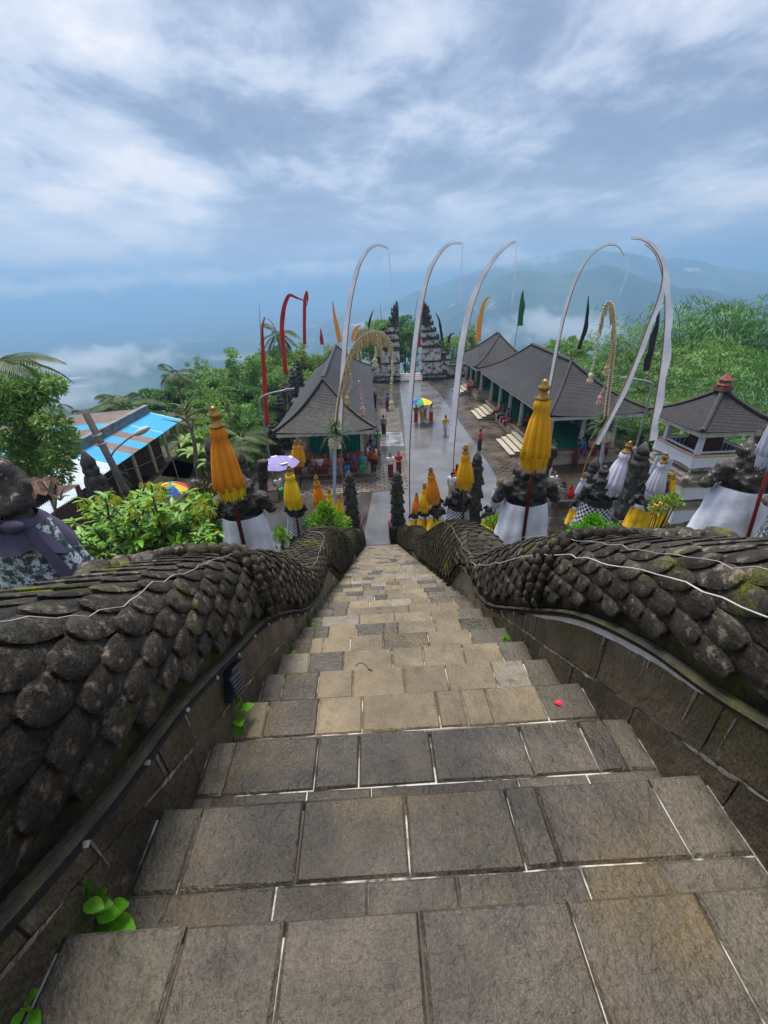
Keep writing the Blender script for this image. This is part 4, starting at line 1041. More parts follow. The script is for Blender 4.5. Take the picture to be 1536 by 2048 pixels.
# ---------------------------------------------------------------- tall curved flags (umbul-umbul)
def flag(pts, base, Y, cl, wmax, label, c0=0., c1=.97, tail=None, pole=None, side=1, r=.035, name='tall_flag', dy=0.):
    """pts: picture points from the tip down to the cloth's lower end; base: foot of the pole. wmax in pixels"""
    B_ = A(*base, Y); zg = ground_z(B_[0], Y); n = len(pts)
    P = [np.array(A(x, y, Y+dy*(1-i/n))) for i, (x, y) in enumerate(pts)]
    d = P[-1]-P[-2]; foot = np.array([B_[0], Y, max(zg, B_[2]) if abs(B_[2]-zg) > 3 else zg])
    C = spl(P+[foot], 8); root = empty(name, foot, label, 'flag', 'tall curved flags on bamboo poles')
    m = len(C); rad = [r*(.25+.75*(i/m)) for i in range(m)]; MB().tube(C, rad, 6).build('pole', pole or bamboo_m, root, True, world=True)
    k = 8*(n-1); V = []; F = []
    i0 = int(k*c0); i1 = int(k*c1); up = Vector((0, 0, 1))
    mp = Mpx(P[n//2])
    for i in range(i0, i1+1):
        t = (i-i0)/max(1, i1-i0); tan = C[min(i+1, m-1)]-C[max(i-1, 0)]; tan /= np.linalg.norm(tan)
        nrm = np.cross(tan, [0, 1, 0]); nrm /= max(1e-6, np.linalg.norm(nrm))
        w = mp*wmax*(.18+.82*min(1, t*1.7)); wv = .05*math.sin(i*.7)*w*4
        for q in (0, .5, 1): V.append(C[i]+nrm*side*(w*q+r*.5)+np.array([0, wv*q, 0]))
    F = [(i*3+j, i*3+j+1, (i+1)*3+j+1, (i+1)*3+j) for i in range(i1-i0) for j in range(2)]
    b = MB(); b.add(V, F); b.build('banner', cl, root, True, world=True)
    if tail:
        Q = spl([np.array(A(x, y, Y+dy)) for x, y in tail], 6); V = []
        for i, c in enumerate(Q): V += [c, c+np.array([mp*1.6, .01*math.sin(i), 0])]
        b = MB(); b.add(V, [(2*i, 2*i+1, 2*i+3, 2*i+2) for i in range(len(Q)-1)]); b.build('tail', cl, root, True, world=True)
    return root
FW = mat('flag_white', (.80, .80, .86), (.70, .70, .78), .8, 5, .1, 14, trans=.35)
flag([(776, 497), (752, 492), (728, 516), (712, 562), (700, 630), (692, 720), (686, 820), (683, 922)], (690, 1010), 20.5, FW, 9, 'white flag curving over the left pavilion roof, leftmost of the white ones', side=-1, tail=[(776, 497), (778, 520), (782, 582)])
flag([(925, 488), (900, 490), (876, 516), (857, 560), (843, 630), (832, 720), (824, 820), (819, 924)], (820, 1062), 18.5, FW, 9.5, 'white flag with a hanging tail curving past the split gate', side=-1, tail=[(925, 488), (922, 540), (920, 612)])
flag([(1032, 484), (1010, 498), (982, 532), (958, 580), (940, 640), (926, 720), (915, 820), (908, 905)], (905, 975), 21.5, FW, 12.5, 'broad white flag standing right of the split gate', side=-1, tail=[(1032, 484), (1030, 540), (1022, 612)])
flag([(1249, 512), (1232, 492), (1203, 496), (1172, 525), (1148, 575), (1130, 635), (1116, 700), (1098, 800), (1090, 880)], (1080, 960), 19.5, FW, 6.5, 'slender white flag rising behind the large amber umbrella', side=-1, tail=[(1249, 512), (1256, 535), (1238, 590)])
flag([(1262, 478), (1288, 482), (1312, 505), (1325, 540), (1318, 590), (1290, 665), (1262, 740), (1220, 830), (1176, 918)], (1140, 985), 15.0, FW, 11, 'white flag on a strongly leaning pole crossing the right side', side=1)
flag([(1290, 488), (1312, 512), (1326, 560), (1330, 625), (1325, 700), (1314, 780), (1302, 850), (1292, 905)], (1284, 965), 16.0, FW, 16, 'broadest white flag, upright, in front of the bamboo', side=1)
flag([(528, 634), (522, 660), (523, 720), (527, 800), (532, 858)], (540, 935), 23, cloth_r, 8, 'red flag on the left beside the street lamp', side=1, tail=[(526, 634), (540, 642), (552, 662)])
flag([(612, 602), (595, 594), (577, 588), (565, 612), (560, 650), (563, 700), (570, 764)], (577, 815), 30, cloth_r, 8, 'tall red flag bent over at its top, left of the pavilion roof', side=1)
flag([(614, 612), (617, 595), (613, 581), (607, 600), (606, 640), (607, 702)], (612, 735), 42, cloth_r, 6, 'thin red flag furthest back of the three red ones', side=1)
flag([(664, 602), (667, 635), (672, 665), (677, 690)], (682, 740), 47, cloth_o, 8, 'orange flag rising behind the left pavilion ridge', side=1)
flag([(981, 594), (972, 604), (966, 630), (962, 660), (960, 690)], (958, 735), 46, cloth_o, 9, 'orange flag rising behind the far right pavilion', side=-1)
flag([(1055, 563), (1045, 582), (1039, 610), (1034, 658)], (1028, 705), 44, cloth_g, 11, 'green flag behind the right pavilions', side=1, c0=.35)
flag([(1176, 592), (1172, 625), (1166, 660), (1152, 705)], (1142, 760), 32, cloth_k, 8, 'black flag standing behind the near right pavilion', side=1)
flag([(1320, 605), (1318, 650), (1308, 700), (1296, 755)], (1285, 850), 24, cloth_k, 13, 'dark flag in front of the bamboo behind the broad white flag', side=-1)
flag([(642, 657), (646, 675), (648, 695)], (650, 740), 52, cloth_r, 7, 'short red flag behind the left pavilion roof', side=-1)
flag([(722, 651), (714, 662), (710, 690)], (708, 745), 54, cloth_o, 8, 'short orange flag beside the arched offering pole', side=-1)
flag([(747, 620), (742, 640), (739, 670)], (738, 740), 60, cloth_k, 4, 'thin dark flag left of the split gate', side=-1)
flag([(872, 625), (880, 640), (885, 665), (888, 700)], (884, 745), 62, cloth_k, 5, 'thin dark flag just right of the split gate', side=-1)
flag([(910, 667), (902, 672), (898, 690)], (894, 740), 64, cloth_k, 4, 'short thin dark flag further right of the split gate', side=-1)
flag([(832, 645), (834, 670), (836, 700)], (836, 758), 58, cloth_r, 7, 'red and white flag standing in the gate opening', side=1)

# ---------------------------------------------------------------- decorated bamboo poles (penjor)
straw_m = mat('palm_straw', (.62, .47, .24), (.48, .34, .15), .75, 14, .2, 40)
ivory_m = mat('ivory_leaf', (.72, .64, .44), (.60, .50, .30), .75, 14, .2, 40)
leafd_m = mat('tuft_green', (.05, .11, .03), (.09, .16, .05), .6, 9, trans=.2)
def penjor(arch, Y, base, pot, tuft, drops, label, lad=None, fr=(.25, 1), wrap=None):
    B_ = A(*base, Y); root = empty('offering_pole', (B_[0], Y, 0), label, 'offering pole', 'decorated bamboo offering poles')
    P = [np.array(A(x, y, Y)) for x, y in arch]; foot = np.array([B_[0], Y, 0]); C = spl([foot]+P, 10); m = len(C); mp = Mpx(P[0])
    MB().tube(C[:12], mp*3.4, 7).build('wrapped_pole', wrap or bamboo_m, root, True, world=True); MB().tube(C[10:], [mp*(2.4-1.8*i/m) for i in range(m-10)], 7).build('pole', bamboo_m, root, True, world=True)
    # leaf rungs stepping up the shaft and a fringe hanging from the arch
    rg = MB(); fg = MB(); seg = np.linalg.norm(np.diff(C, axis=0), axis=1); Ls = np.concatenate([[0], np.cumsum(seg)]); i0 = Ls[10]
    for k, s_ in enumerate(np.arange(i0, Ls[-1], mp*4.2)):
        p = np.array([np.interp(s_, Ls, C[:, q]) for q in range(3)]); p2 = np.array([np.interp(s_+.05, Ls, C[:, q]) for q in range(3)]); t = p2-p; t /= max(1e-6, np.linalg.norm(t))
        nrm = np.cross(t, [0, 1, 0]); f = (s_-i0)/(Ls[-1]-i0); w = mp*(9.5-3*f)
        rg.box(p, (w*1.0, mp*3, mp*1.7), M=Matrix((Vector(nrm), Vector((0, 1, 0)), Vector(t))).transposed())
        if fr[0] < f < fr[1]:
            for q in range(3):
                L_ = mp*random.uniform(14, 30)*(1-.3*f); ox = random.uniform(-2, 2)*mp; oy = random.uniform(-3, 3)*mp
                fg.add([(p[0]+ox-mp, p[1]+oy, p[2]), (p[0]+ox+mp, p[1]+oy, p[2]), (p[0]+ox+mp*.4+random.uniform(-2, 2)*mp, p[1]+oy*2, p[2]-L_), (p[0]+ox-mp*.4, p[1]+oy*2, p[2]-L_)], [(0, 1, 2, 3)])
    rg.build('leaf_rungs', ivory_m, root, world=True)
    if fg.v: fg.build('leaf_fringe', straw_m, root, world=True)
    for q, (d, m_) in enumerate(drops):
        D = spl([np.array(A(x, y, Y-.15*(q+1))) for x, y in d], 7); b = MB(); b.tube(D, mp*.5, 4)
        for i in range(2, len(D), 1): b.ell(D[i], (mp*random.uniform(1.5, 3.2), mp*2.2, mp*1.6), 6, 4)
        e = D[-1]; b.lathe([(mp*1.5, 0), (mp*5.5, -mp*5), (mp*3, -mp*9), (mp*6.5, -mp*14), (mp*4.5, -mp*20)], 8, tuple(e)); b.build('hanging_ornament', m_, root, True, world=True)
    if pot:
        p = A(*pot, Y-.05); w = mp*13; MB().lathe([(w*.35, -w*1.0), (w*.85, -w*.7), (w*.7, -w*.45), (w*1.0, -w*.2), (w*.75, .1*w), (w*.9, w*.35), (w*.5, w*.7)], 14, tuple(p)).build('basket', ivory_m, root, True, world=True)
    if tuft:
        p = np.array(A(*tuft, Y)); b = MB()
        for i in range(150):
            a = random.uniform(0, 6.28); el = random.uniform(-.5, 1.3); L_ = mp*random.uniform(26, 48); d = np.array([math.cos(a)*math.cos(el), math.sin(a)*math.cos(el), math.sin(el)]); s_ = np.array([-math.sin(a), math.cos(a), 0])*mp*.9
            mid = p+d*L_*.6; end = p+d*L_+np.array([0, 0, -L_*.35]); b.add([p-s_, p+s_, mid+s_, end, mid-s_], [(0, 1, 2, 4), (4, 2, 3)])
        b.build('leaf_tuft', leafd_m, root, world=True)
    return root
cloth_pw = mat('pale_blue_wrap', (.46, .52, .68), (.38, .44, .6), .7, 4)
redw_m = mat('red_white_beads', (.45, .02, .03), (.75, .7, .62), .7, 22, p2=.5, soft=.02)
penjor([(670, 880), (674, 835), (680, 790), (690, 742), (703, 702), (722, 676), (748, 664), (770, 672), (782, 692), (784, 716)], 19.6, (664, 985), (668, 886), (671, 862), [([(700, 740), (703, 770), (694, 790)], straw_m), ([(716, 756), (722, 780), (725, 812)], redw_m), ([(784, 716), (785, 740), (783, 768), (783, 800)], ivory_m)],
       'tall arched offering pole of straw leaf bending over the left pavilion', fr=(.35, 1), wrap=cloth_pw)
penjor([(1208, 880), (1213, 820), (1219, 770), (1225, 720), (1229, 670), (1227, 625), (1219, 604), (1208, 622), (1200, 660)], 20.5, (1196, 965), (1210, 872), (1207, 850), [([(1198, 660), (1194, 690), (1189, 720), (1183, 745)], ivory_m), ([(1222, 670), (1219, 710), (1215, 730)], straw_m), ([(1215, 740), (1208, 775), (1202, 790)], redw_m)],
       'tall arched offering pole of straw leaf in front of the right pavilion', fr=(.5, 1), wrap=cloth_pw)
penjor([(722, 735), (717, 700), (712, 680), (722, 662), (740, 660), (757, 680), (764, 708)], 50, (724, 760), None, None, [([(750, 690), (752, 705), (750, 715)], ivory_m)], 'dark arched offering pole far behind near the gate wall', fr=(.3, 1))
# ================================================================ PEOPLE AND SMALL THINGS
skin_m = mat('skin', (.30, .155, .09), (.26, .13, .075), .55, 8, obj=True)
hair_m = mat('hair_black', (.012, .010, .009), None, .45)
def cmat(name, c): return mat('cloth_'+name, c, tuple(x*.75 for x in c), .8, 7, .1, 30, obj=True)
CM = {k: cmat(k, c) for k, c in dict(white=(.68, .68, .70), red=(.50, .03, .04), maroon=(.16, .02, .035), blue=(.05, .20, .45), navy=(.02, .03, .09), yellow=(.72, .40, .02), green=(.03, .33, .12), orange=(.72, .20, .03),
      purple=(.16, .05, .22), grey=(.22, .22, .24), black=(.02, .02, .022), teal=(.03, .35, .45), beige=(.42, .32, .22), pink=(.55, .18, .22), brown=(.15, .08, .05)).items()}
def limb(b, pts, rad): b.tube(pts, rad, 8); [b.ell(p, r, 7, 5) for p, r in zip(pts, rad)]
def person_parts(pose):
    """one continuous body; clothes and hair round it. Feet (or seat) at z = 0, facing -Y"""
    body, shirt, skirt, hair = MB(), MB(), MB(), MB()
    sit = pose.startswith('sit'); hipz = .10 if sit else .88
    up = lambda x, y, z: (x, y, z+hipz-.88)
    lean = {'stand': 0, 'walk': -.04, 'hold': -.02, 'sit': -.06, 'sit2': .03, 'photo': -.05}[pose]
    T = lambda x, y, z: up(x, y+lean*(z-.88)/.6, z)
    body.ell(T(0, 0, 1.0), (.15, .10, .16)); body.ell(T(0, 0, 1.25), (.165, .105, .20)); body.tube([T(0, 0, 1.40), T(0, -.01, 1.52)], [.055, .05], 8)
    body.ell(T(0, -.015, 1.59), (.074, .092, .112), 10, 8); body.ell(T(0, -.105, 1.585), (.016, .018, .022)); body.ell(T(0, -.08, 1.525), (.04, .03, .022))
    for s in (-1, 1): body.ell(T(s*.075, 0, 1.59), (.014, .02, .03))
    arms = {'stand': [((.21, .02, 1.15), (.22, -.06, .90))]*2, 'walk': [((.22, .10, 1.16), (.20, .02, .95)), ((.22, -.06, 1.15), (.21, -.22, 1.0))], 'hold': [((.20, -.04, 1.14), (.10, -.28, 1.12))]*2,
            'sit': [((.20, -.04, 1.15), (.12, -.26, 1.0))]*2, 'sit2': [((.22, .06, 1.15), (.24, -.10, .95)), ((.20, -.06, 1.15), (.08, -.25, 1.2))], 'photo': [((.20, -.12, 1.22), (.05, -.30, 1.45))]*2}[pose]
    for s, (el, ha) in zip((-1, 1), arms):
        sh = T(s*.175, 0, 1.37); e = T(s*el[0], el[1], el[2]); h = T(s*ha[0], ha[1], ha[2])
        limb(body, [sh, e], [.052, .042]); limb(body, [e, h], [.04, .028]); hv = (Vector(h)-Vector(e)).normalized()
        q = Vector(h)+hv*.05; body.ell(q, (.032, .032, .045)); 
        for f in range(4): a = q+hv*.03+Vector((s*(-.024+.016*f), 0, 0)); body.tube([a, a+hv*.05+Vector((0, -.008, 0))], [.009, .007], 5)
        th = q+Vector((-s*.03, -.01, 0)); body.tube([th, th+hv*.035+Vector((-s*.015, -.012, 0))], [.010, .008], 5)
        limb(shirt, [sh, tuple(np.array(sh)*.35+np.array(e)*.65)], [.072, .066])
    if sit:
        for s in (-1, 1):
            hp = (s*.09, 0, .10); kn = (s*.11, -.42, .12); an = (s*.10, -.44 if pose == 'sit' else -.36, -.30)
            limb(body, [hp, kn], [.085, .06]); limb(body, [kn, an], [.055, .038]); body.ell((an[0], an[1]-.07, an[2]-.05), (.04, .11, .035))
            limb(skirt, [(s*.075, .03, .10), (s*.09, -.40, .125)], [.115, .095]); limb(skirt, [(s*.09, -.41, .11), (s*.095, -.41, -.16)], [.09, .08])
        skirt.ell((0, -.2, .10), (.16, .24, .085)); skirt.ell((0, 0, .12), (.19, .15, .12))
    else:
        stp = .16 if pose == 'walk' else .03
        for s in (-1, 1):
            hp = (s*.09, 0, .88); kn = (s*.09, -.03+s*stp*.5, .48); an = (s*.09, s*stp, .08)
            limb(body, [hp, kn], [.085, .058]); limb(body, [kn, an], [.055, .038]); body.ell((an[0], an[1]-.06, .04), (.042, .115, .038))
        skirt.lathe([(.155, .99), (.175, .9), (.175, .7), (.17, .4), (.165+stp*.25, .16), (.16+stp*.25, .14)], 14, (0, 0, 0), 1.0, .82)
    shirt.ell(T(0, 0, 1.05), (.175, .125, .17)); shirt.ell(T(0, 0, 1.25), (.185, .125, .19)); shirt.ell(T(0, 0, 1.36), (.16, .09, .07))
    hair.ell(T(0, .012, 1.625), (.086, .098, .095), 10, 8); hair.ell(T(0, .05, 1.57), (.07, .055, .09))
    hl = MB(); hl.v = list(hair.v); hl.f = list(hair.f); hl.ell(T(0, .085, 1.42), (.065, .035, .17))
    return (fuse(body, 'body', .022, 1, m=skin_m), fuse(shirt, 'shirt', .024, 1), fuse(skirt, 'sarong', .028, 1), fuse(hair, 'hair', .022, 1, m=hair_m), fuse(hl, 'hair', .022, 1, m=hair_m))
POSE = {k: person_parts(k) for k in ('stand', 'walk', 'hold', 'sit', 'sit2', 'photo')}
def person(P, pose, shirt, sarong, rz, label, long=False, s=1.0, hat=None, pack=None):
    root = empty('person', P, label, 'person', 'visitors on the plaza and in the pavilions', rz); b, sh, sk, h, hl = POSE[pose]
    root.scale = (s*1.04,)*3
    link('body', b, root); link('shirt', sh, root, material=CM[shirt]); link('sarong', sk, root, material=CM[sarong]); link('hair', hl if long else h, root)
    if hat: MB().lathe([(.17, 1.62), (.11, 1.65), (.10, 1.74), (.03, 1.77)], 12, (0, 0, 0)).build('hat', CM[hat], root, True)
    if pack: MB().lathe([(.02, 1.0), (.13, 1.03), (.15, 1.2), (.12, 1.38), (.02, 1.42)], 10, (0, .17, 0), 1, .6).build('backpack', CM[pack], root, True)
    return root
PI = math.pi
pe = person
pe(G(782, 958), 'hold', 'white', 'maroon', .2, 'person in a white shirt and maroon sarong strolling towards the stairs')
pe(G(798, 952), 'hold', 'red', 'maroon', .1, 'long haired person in a red top walking beside the one in white', True, .95)
pe(G(750, 818), 'stand', 'black', 'black', PI*.9, 'person in dark clothes with a brown hat near the gate wall', hat='brown')
pe(G(775, 822), 'photo', 'blue', 'maroon', PI*.7, 'person in a blue shirt standing behind the hanging offering ornament')
pe(G(819, 842), 'stand', 'navy', 'navy', PI*.6, 'person in dark blue at the left end of the group under the rainbow umbrella')
pe(G(832, 848), 'hold', 'grey', 'red', .3, 'person in a red sarong holding up the rainbow umbrella')
pe(G(844, 845), 'stand', 'white', 'yellow', -.4, 'person in a yellow sarong under the rainbow umbrella', True, .96)
pe(G(849, 838), 'stand', 'white', 'grey', PI, 'person in white and grey at the back of the rainbow umbrella group')
pe(G(862, 846), 'photo', 'white', 'red', PI*.8, 'person in a white top and red sarong at the right of the rainbow umbrella group', True)
pe(G(912, 985), 'stand', 'orange', 'navy', 2.2, 'long haired person in orange half hidden by the amber umbrella', True)
pe(G(902, 1002), 'stand', 'white', 'beige', 2.6, 'person in white behind the checkered statue')
pe(G(1148, 930), 'walk', 'navy', 'maroon', 1.9, 'person in dark clothes walking away beside the right pavilion')
pe(G(1090, 985), 'stand', 'white', 'grey', .5, 'person with a yellow hat and white backpack behind the wrapped guardian', hat='yellow', pack='white')
pe(G(1100, 998), 'hold', 'white', 'navy', .2, 'person in white and navy right of the one with the backpack', s=.95)
pe(G(738, 936), 'hold', 'white', 'orange', 1.2, 'person in a white shirt and orange sarong standing off the corner of the left pavilion')
pe(G(746, 926), 'stand', 'blue', 'maroon', 2.4, 'person in blue standing right of the one in the orange sarong', True, .96)
pe(G(757, 905), 'walk', 'green', 'beige', .3, 'person in green walking along the side of the left pavilion')
pe(G(768, 872), 'stand', 'grey', 'navy', 2.9, 'person in grey standing on the pale wet strip beside the left pavilion')
pe(G(890, 872), 'walk', 'yellow', 'white', .5, 'person in a yellow top walking across the middle of the wet path', True, .97)
pe(G(958, 905), 'stand', 'red', 'black', 4.2, 'person in red standing on the brown paving below the right pavilion steps')
# seated along the front of the left pavilion
fl = .54
for i, (px, py, sh_, sk_, lab, lg) in enumerate([(597, 935, 'white', 'maroon', 'white shirt and maroon sarong, leftmost on the left pavilion step', 0), (613, 932, 'black', 'grey', 'dark shirt seated second from the left at the left pavilion', 0), (628, 931, 'beige', 'brown', 'beige clothes seated third from the left at the left pavilion', 1),
        (641, 930, 'white', 'maroon', 'white top turned sideways in the middle of the left pavilion', 0), (652, 930, 'red', 'maroon', 'red top just left of the offering pole', 1), (681, 930, 'pink', 'grey', 'pink top right of the offering pole', 1), (697, 930, 'navy', 'blue', 'navy top beside the white flag at the left pavilion', 0),
        (709, 930, 'purple', 'maroon', 'purple top near the right end of the left pavilion front', 0), (726, 925, 'teal', 'green', 'bright blue shirt and green trousers at the corner of the left pavilion', 0)]):
    P = A(px, py, 24.82); P[2] = fl; pe(P, 'sit' if i % 2 else 'sit2', sh_, sk_, random.uniform(-.3, .3), 'seated person in '+lab, bool(lg))
for i, (Y, sh_, sk_, lab) in enumerate([(25.7, 'red', 'maroon', 'red, first round the right corner of the left pavilion'), (26.5, 'white', 'orange', 'white and orange round the right corner of the left pavilion'), (27.3, 'green', 'white', 'green, third along the right side of the left pavilion'), (28.2, 'grey', 'navy', 'grey, farthest along the right side of the left pavilion')]):
    pe((-.28, Y, fl), 'sit', sh_, sk_, PI/2+random.uniform(-.3, .3), 'seated person in '+lab)
# seated at the right pavilions
for i, (x, Y, sh_, sk_, lab) in enumerate([(11.0, 34.8, 'pink', 'maroon', 'pink at the top of the steps of the near right pavilion'), (11.0, 33.6, 'navy', 'navy', 'navy on the edge of the near right pavilion'), (11.0, 32.6, 'blue', 'maroon', 'blue beside the one in navy at the near right pavilion'), (11.0, 31.7, 'black', 'maroon', 'black by the post of the near right pavilion'),
        (12.1, 31.0, 'maroon', 'maroon', 'maroon sitting inside on the green carpet'), (11.15, 45.2, 'beige', 'maroon', 'beige at the near corner of the far pavilion'), (11.15, 46.0, 'pink', 'red', 'pink second along the far pavilion'), (12.6, 45.4, 'black', 'black', 'black inside the far pavilion')]):
    pe((x, Y, .89), 'sit' if i % 2 else 'sit2', sh_, sk_, -PI/2+random.uniform(-.3, .3)+PI, 'seated person in '+lab, i % 3 == 0) if False else pe((x, Y, .89), 'sit' if i % 2 else 'sit2', sh_, sk_, -PI/2+random.uniform(-.3, .3), 'seated person in '+lab, i % 3 == 0)
for px, sh_, sk_, lab in [(1105, 'grey', 'navy', 'grey at the left of the near right pavilion front'), (1163, 'blue', 'purple', 'blue in the middle of the near right pavilion front'), (1182, 'pink', 'maroon', 'pink right of the one in blue at the near right pavilion'), (1208, 'red', 'maroon', 'red under the offering pole at the near right pavilion')]:
    P = A(px, 890, 24.75); P[2] = .89; pe(P, 'sit', sh_, sk_, random.uniform(-.3, .3), 'seated person in '+lab)
# vendor on a stool under the purple parasol
vp = G(560, 992); st_ = empty('stool', (vp[0], vp[1]+.05, 0), 'low stool under the seated vendor by the purple parasol', 'stool')
MB().box((0, 0, .40), (.36, .34, .05)).build('seat', wood_m, st_); [MB().box((sx*.14, sy*.13, .19), (.04, .04, .38)).build('leg', wood_m, st_) for sx in (-1, 1) for sy in (-1, 1)]
pe((vp[0], vp[1], .43), 'sit', 'white', 'green', .6, 'seated vendor in a white shirt under the purple parasol')

# ---------------------------------------------------------------- open umbrellas
def parasol(P, h, r, cols, n, label, tilt=(0, 0), rise=.3, motif=None, name='parasol'):
    root = empty(name, P, label, 'umbrella'); root.rotation_euler = (tilt[0], tilt[1], .2)
    MB().tube([(0, 0, 0), (0, 0, h+.06)], .018, 8).build('pole', steel_m, root)
    for i in range(n):
        a0, a1 = 2*PI*i/n, 2*PI*(i+1)/n; V = []; L_ = 6; Q = 5
        for j in range(L_+1):
            t = j/L_
            for q in range(Q+1):
                a = a0+(a1-a0)*q/Q; s_ = 1-.06*math.sin(PI*q/Q)*t; V.append((r*t*s_*math.cos(a), r*t*s_*math.sin(a), h-rise*r*t**1.7))
        F = [(j*(Q+1)+q, (j+1)*(Q+1)+q, (j+1)*(Q+1)+q+1, j*(Q+1)+q+1) for j in range(L_) for q in range(Q)]
        b = MB(); b.add(V, F); p = b.build('panel', cols[i % len(cols)], root, True)
        if motif and i % 2 == 0:
            am = (a0+a1)/2; c = MB()
            for off in (-.12, .12):
                x, y = r*.62*math.cos(am+off), r*.62*math.sin(am+off); z = h-rise*r*.62**1.7+.015
                c.ell((x, y, z), (r*.11, r*.11, .006), 10, 4)
            c.build('motif', motif, p)
    for i in range(n):
        a = 2*PI*i/n; MB().tube([(0, 0, h-.02), (r*.6*math.cos(a), r*.6*math.sin(a), h-rise*r*.6**1.7-.015), (r*math.cos(a), r*math.sin(a), h-rise*r-.01)], .006, 4).build('rib', steel_m, root)
    return root
UB = {k: cmat('umb_'+k, c) for k, c in dict(r=(.62, .03, .08), y=(.80, .58, .02), b=(.02, .08, .42), g=(.02, .34, .14), lil=(.30, .26, .55), gr=(.2, .2, .22)).items()}
um = G(834, 848); parasol((um[0]+.25, um[1]-.1, .95), 1.35, 1.0, [UB['b'], UB['r'], UB['b'], UB['g'], UB['b'], UB['g'], UB['y'], UB['y']], 8, 'open rainbow umbrella held over a group on the wet plaza', (0.05, .06), .34)
pp = A(557, 914, 19.0); parasol((pp[0], 19.0, 0), pp[2], 0.98, [UB['lil']], 8, 'purple market parasol with white oval motifs left of the stairs', (0, 0), .36, CM['white'])
ru = A(333, 965, 17.5); parasol((ru[0], 17.5, max(0, ru[2]-2.0)), 2.05, .72, [UB['r'], UB['g'], UB['b'], UB['y']], 8, 'open rainbow umbrella beside the tin roofed stalls', (.1, .1), .45)
tb = empty('vendor_table', G(545, 1000), 'small cloth covered table beside the seated vendor', 'table'); MB().box((0, 0, .72), (.8, .6, .05)).build('top', wood_m, tb); MB().box((0, 0, .36), (.7, .5, .68)).build('cloth', CM['beige'], tb)
# ---------------------------------------------------------------- lamp posts, power pole, notice board
def lamp_post(pts, Y, label, r=.05):
    P = [np.array(A(x, y, Y)) for x, y in pts]; f = P[0].copy(); f[2] = 0 if Y > 16 else ground_z(f[0], Y); root = empty('lamp_post', f, label, 'lamp post')
    C = np.vstack([f, spl(P, 6)]); MB().tube(C, r, 8).build('pole', steel_m, root, True, world=True)
    e = P[-1]; d = P[-1]-P[-2]; d /= np.linalg.norm(d); MB().box(e+d*.2, (.5, .16, .09)).build('lamp_head', steel_m, root, world=True)
lamp_post([(537, 900), (524, 830), (520, 806), (523, 795), (540, 787), (572, 780)], 22.5, 'thin grey lamp post with a bent arm beside the red flag')
lamp_post([(1270, 900), (1290, 830), (1302, 780), (1305, 768), (1290, 762), (1258, 757)], 21, 'thin grey lamp post with a bent arm in front of the bamboo')
def power_pole():
    Y = 13.0; t = np.array(A(171, 826, Y)); b = np.array(A(240, 958, Y)); d = (t-b)/np.linalg.norm(t-b); zg = ground_z(b[0], Y)-.2; b = b-d*(b[2]-zg)/d[2]
    root = empty('power_pole', b, 'dark leaning power pole with a street lamp arm in front of the tin roofs', 'pole')
    MB().tube([b, t], [.14, .10], 10).build('pole', mat('pole_dark', (.035, .032, .032), (.06, .055, .052), .7, 5, .3, 30), root, True, world=True)
    for k in (.86, .90): p = b+(t-b)*k; MB().tube([p-d*.03, p+d*.03], .15, 10).build('collar', steel_m, root, True, world=True)
    arm = [np.array(A(x, y, Y)) for x, y in ((222, 912), (232, 898), (258, 876), (272, 868))]; MB().tube(spl(arm, 5), .03, 7).build('arm', steel_m, root, True, world=True)
    q = np.array(A(284, 862, Y)); ax = Vector(np.array(A(302, 853, Y))-np.array(A(266, 872, Y))).normalized(); hd = MB(); hd.ell(q, (.32, .14, .10), 12, 8, ax.to_track_quat('X', 'Z').to_matrix()); hd.build('lamp_head', white_m, root, True, world=True)
    wr = MB()
    for k in range(7):
        a = b+(t-b)*random.uniform(.55, .75); L_ = [a+np.array([random.uniform(-.3, .5), random.uniform(-.2, .2), random.uniform(-.5, .4)]) for _ in range(4)]; wr.tube(spl([a]+L_, 4), .010, 4)
    for e in ((60, 1010), (375, 870)):
        a = b+(t-b)*.72; z = np.array(A(*e, 15 if e[0] > 200 else 9)); wr.tube([a*(1-s_)+z*s_-np.array([0, 0, .9*s_*(1-s_)]) for s_ in np.linspace(0, 1, 10)], .012, 4)
    wr.build('wires', cloth_k, root, world=True)
power_pole()
nb = empty('notice_board', A(1310, 960, 13.0), 'pale blue notice board leaning beside the shrine', 'sign'); nb.rotation_euler = (R(-8), R(14), R(-6))
bz = nb.location.z-ground_z(nb.location.x, 13.0)
MB().box((0, 0, .35), (.62, .04, 1.0)).build('board', mat('board_blue', (.40, .55, .62), (.46, .60, .66), .5, 3), nb)
for i in range(9): MB().box((-.02+.03*(i % 2), -.024, .70-.075*i), (.44-.06*(i % 3), .004, .022)).build('text_line', CM['white'] if i % 4 == 3 else mat('board_print', (.10, .16, .20), None, .6), nb)
for sx in (-.25, .25): MB().box((sx, .03, -bz/2-.05), (.05, .05, bz+.4)).build('leg', wood_m, nb)
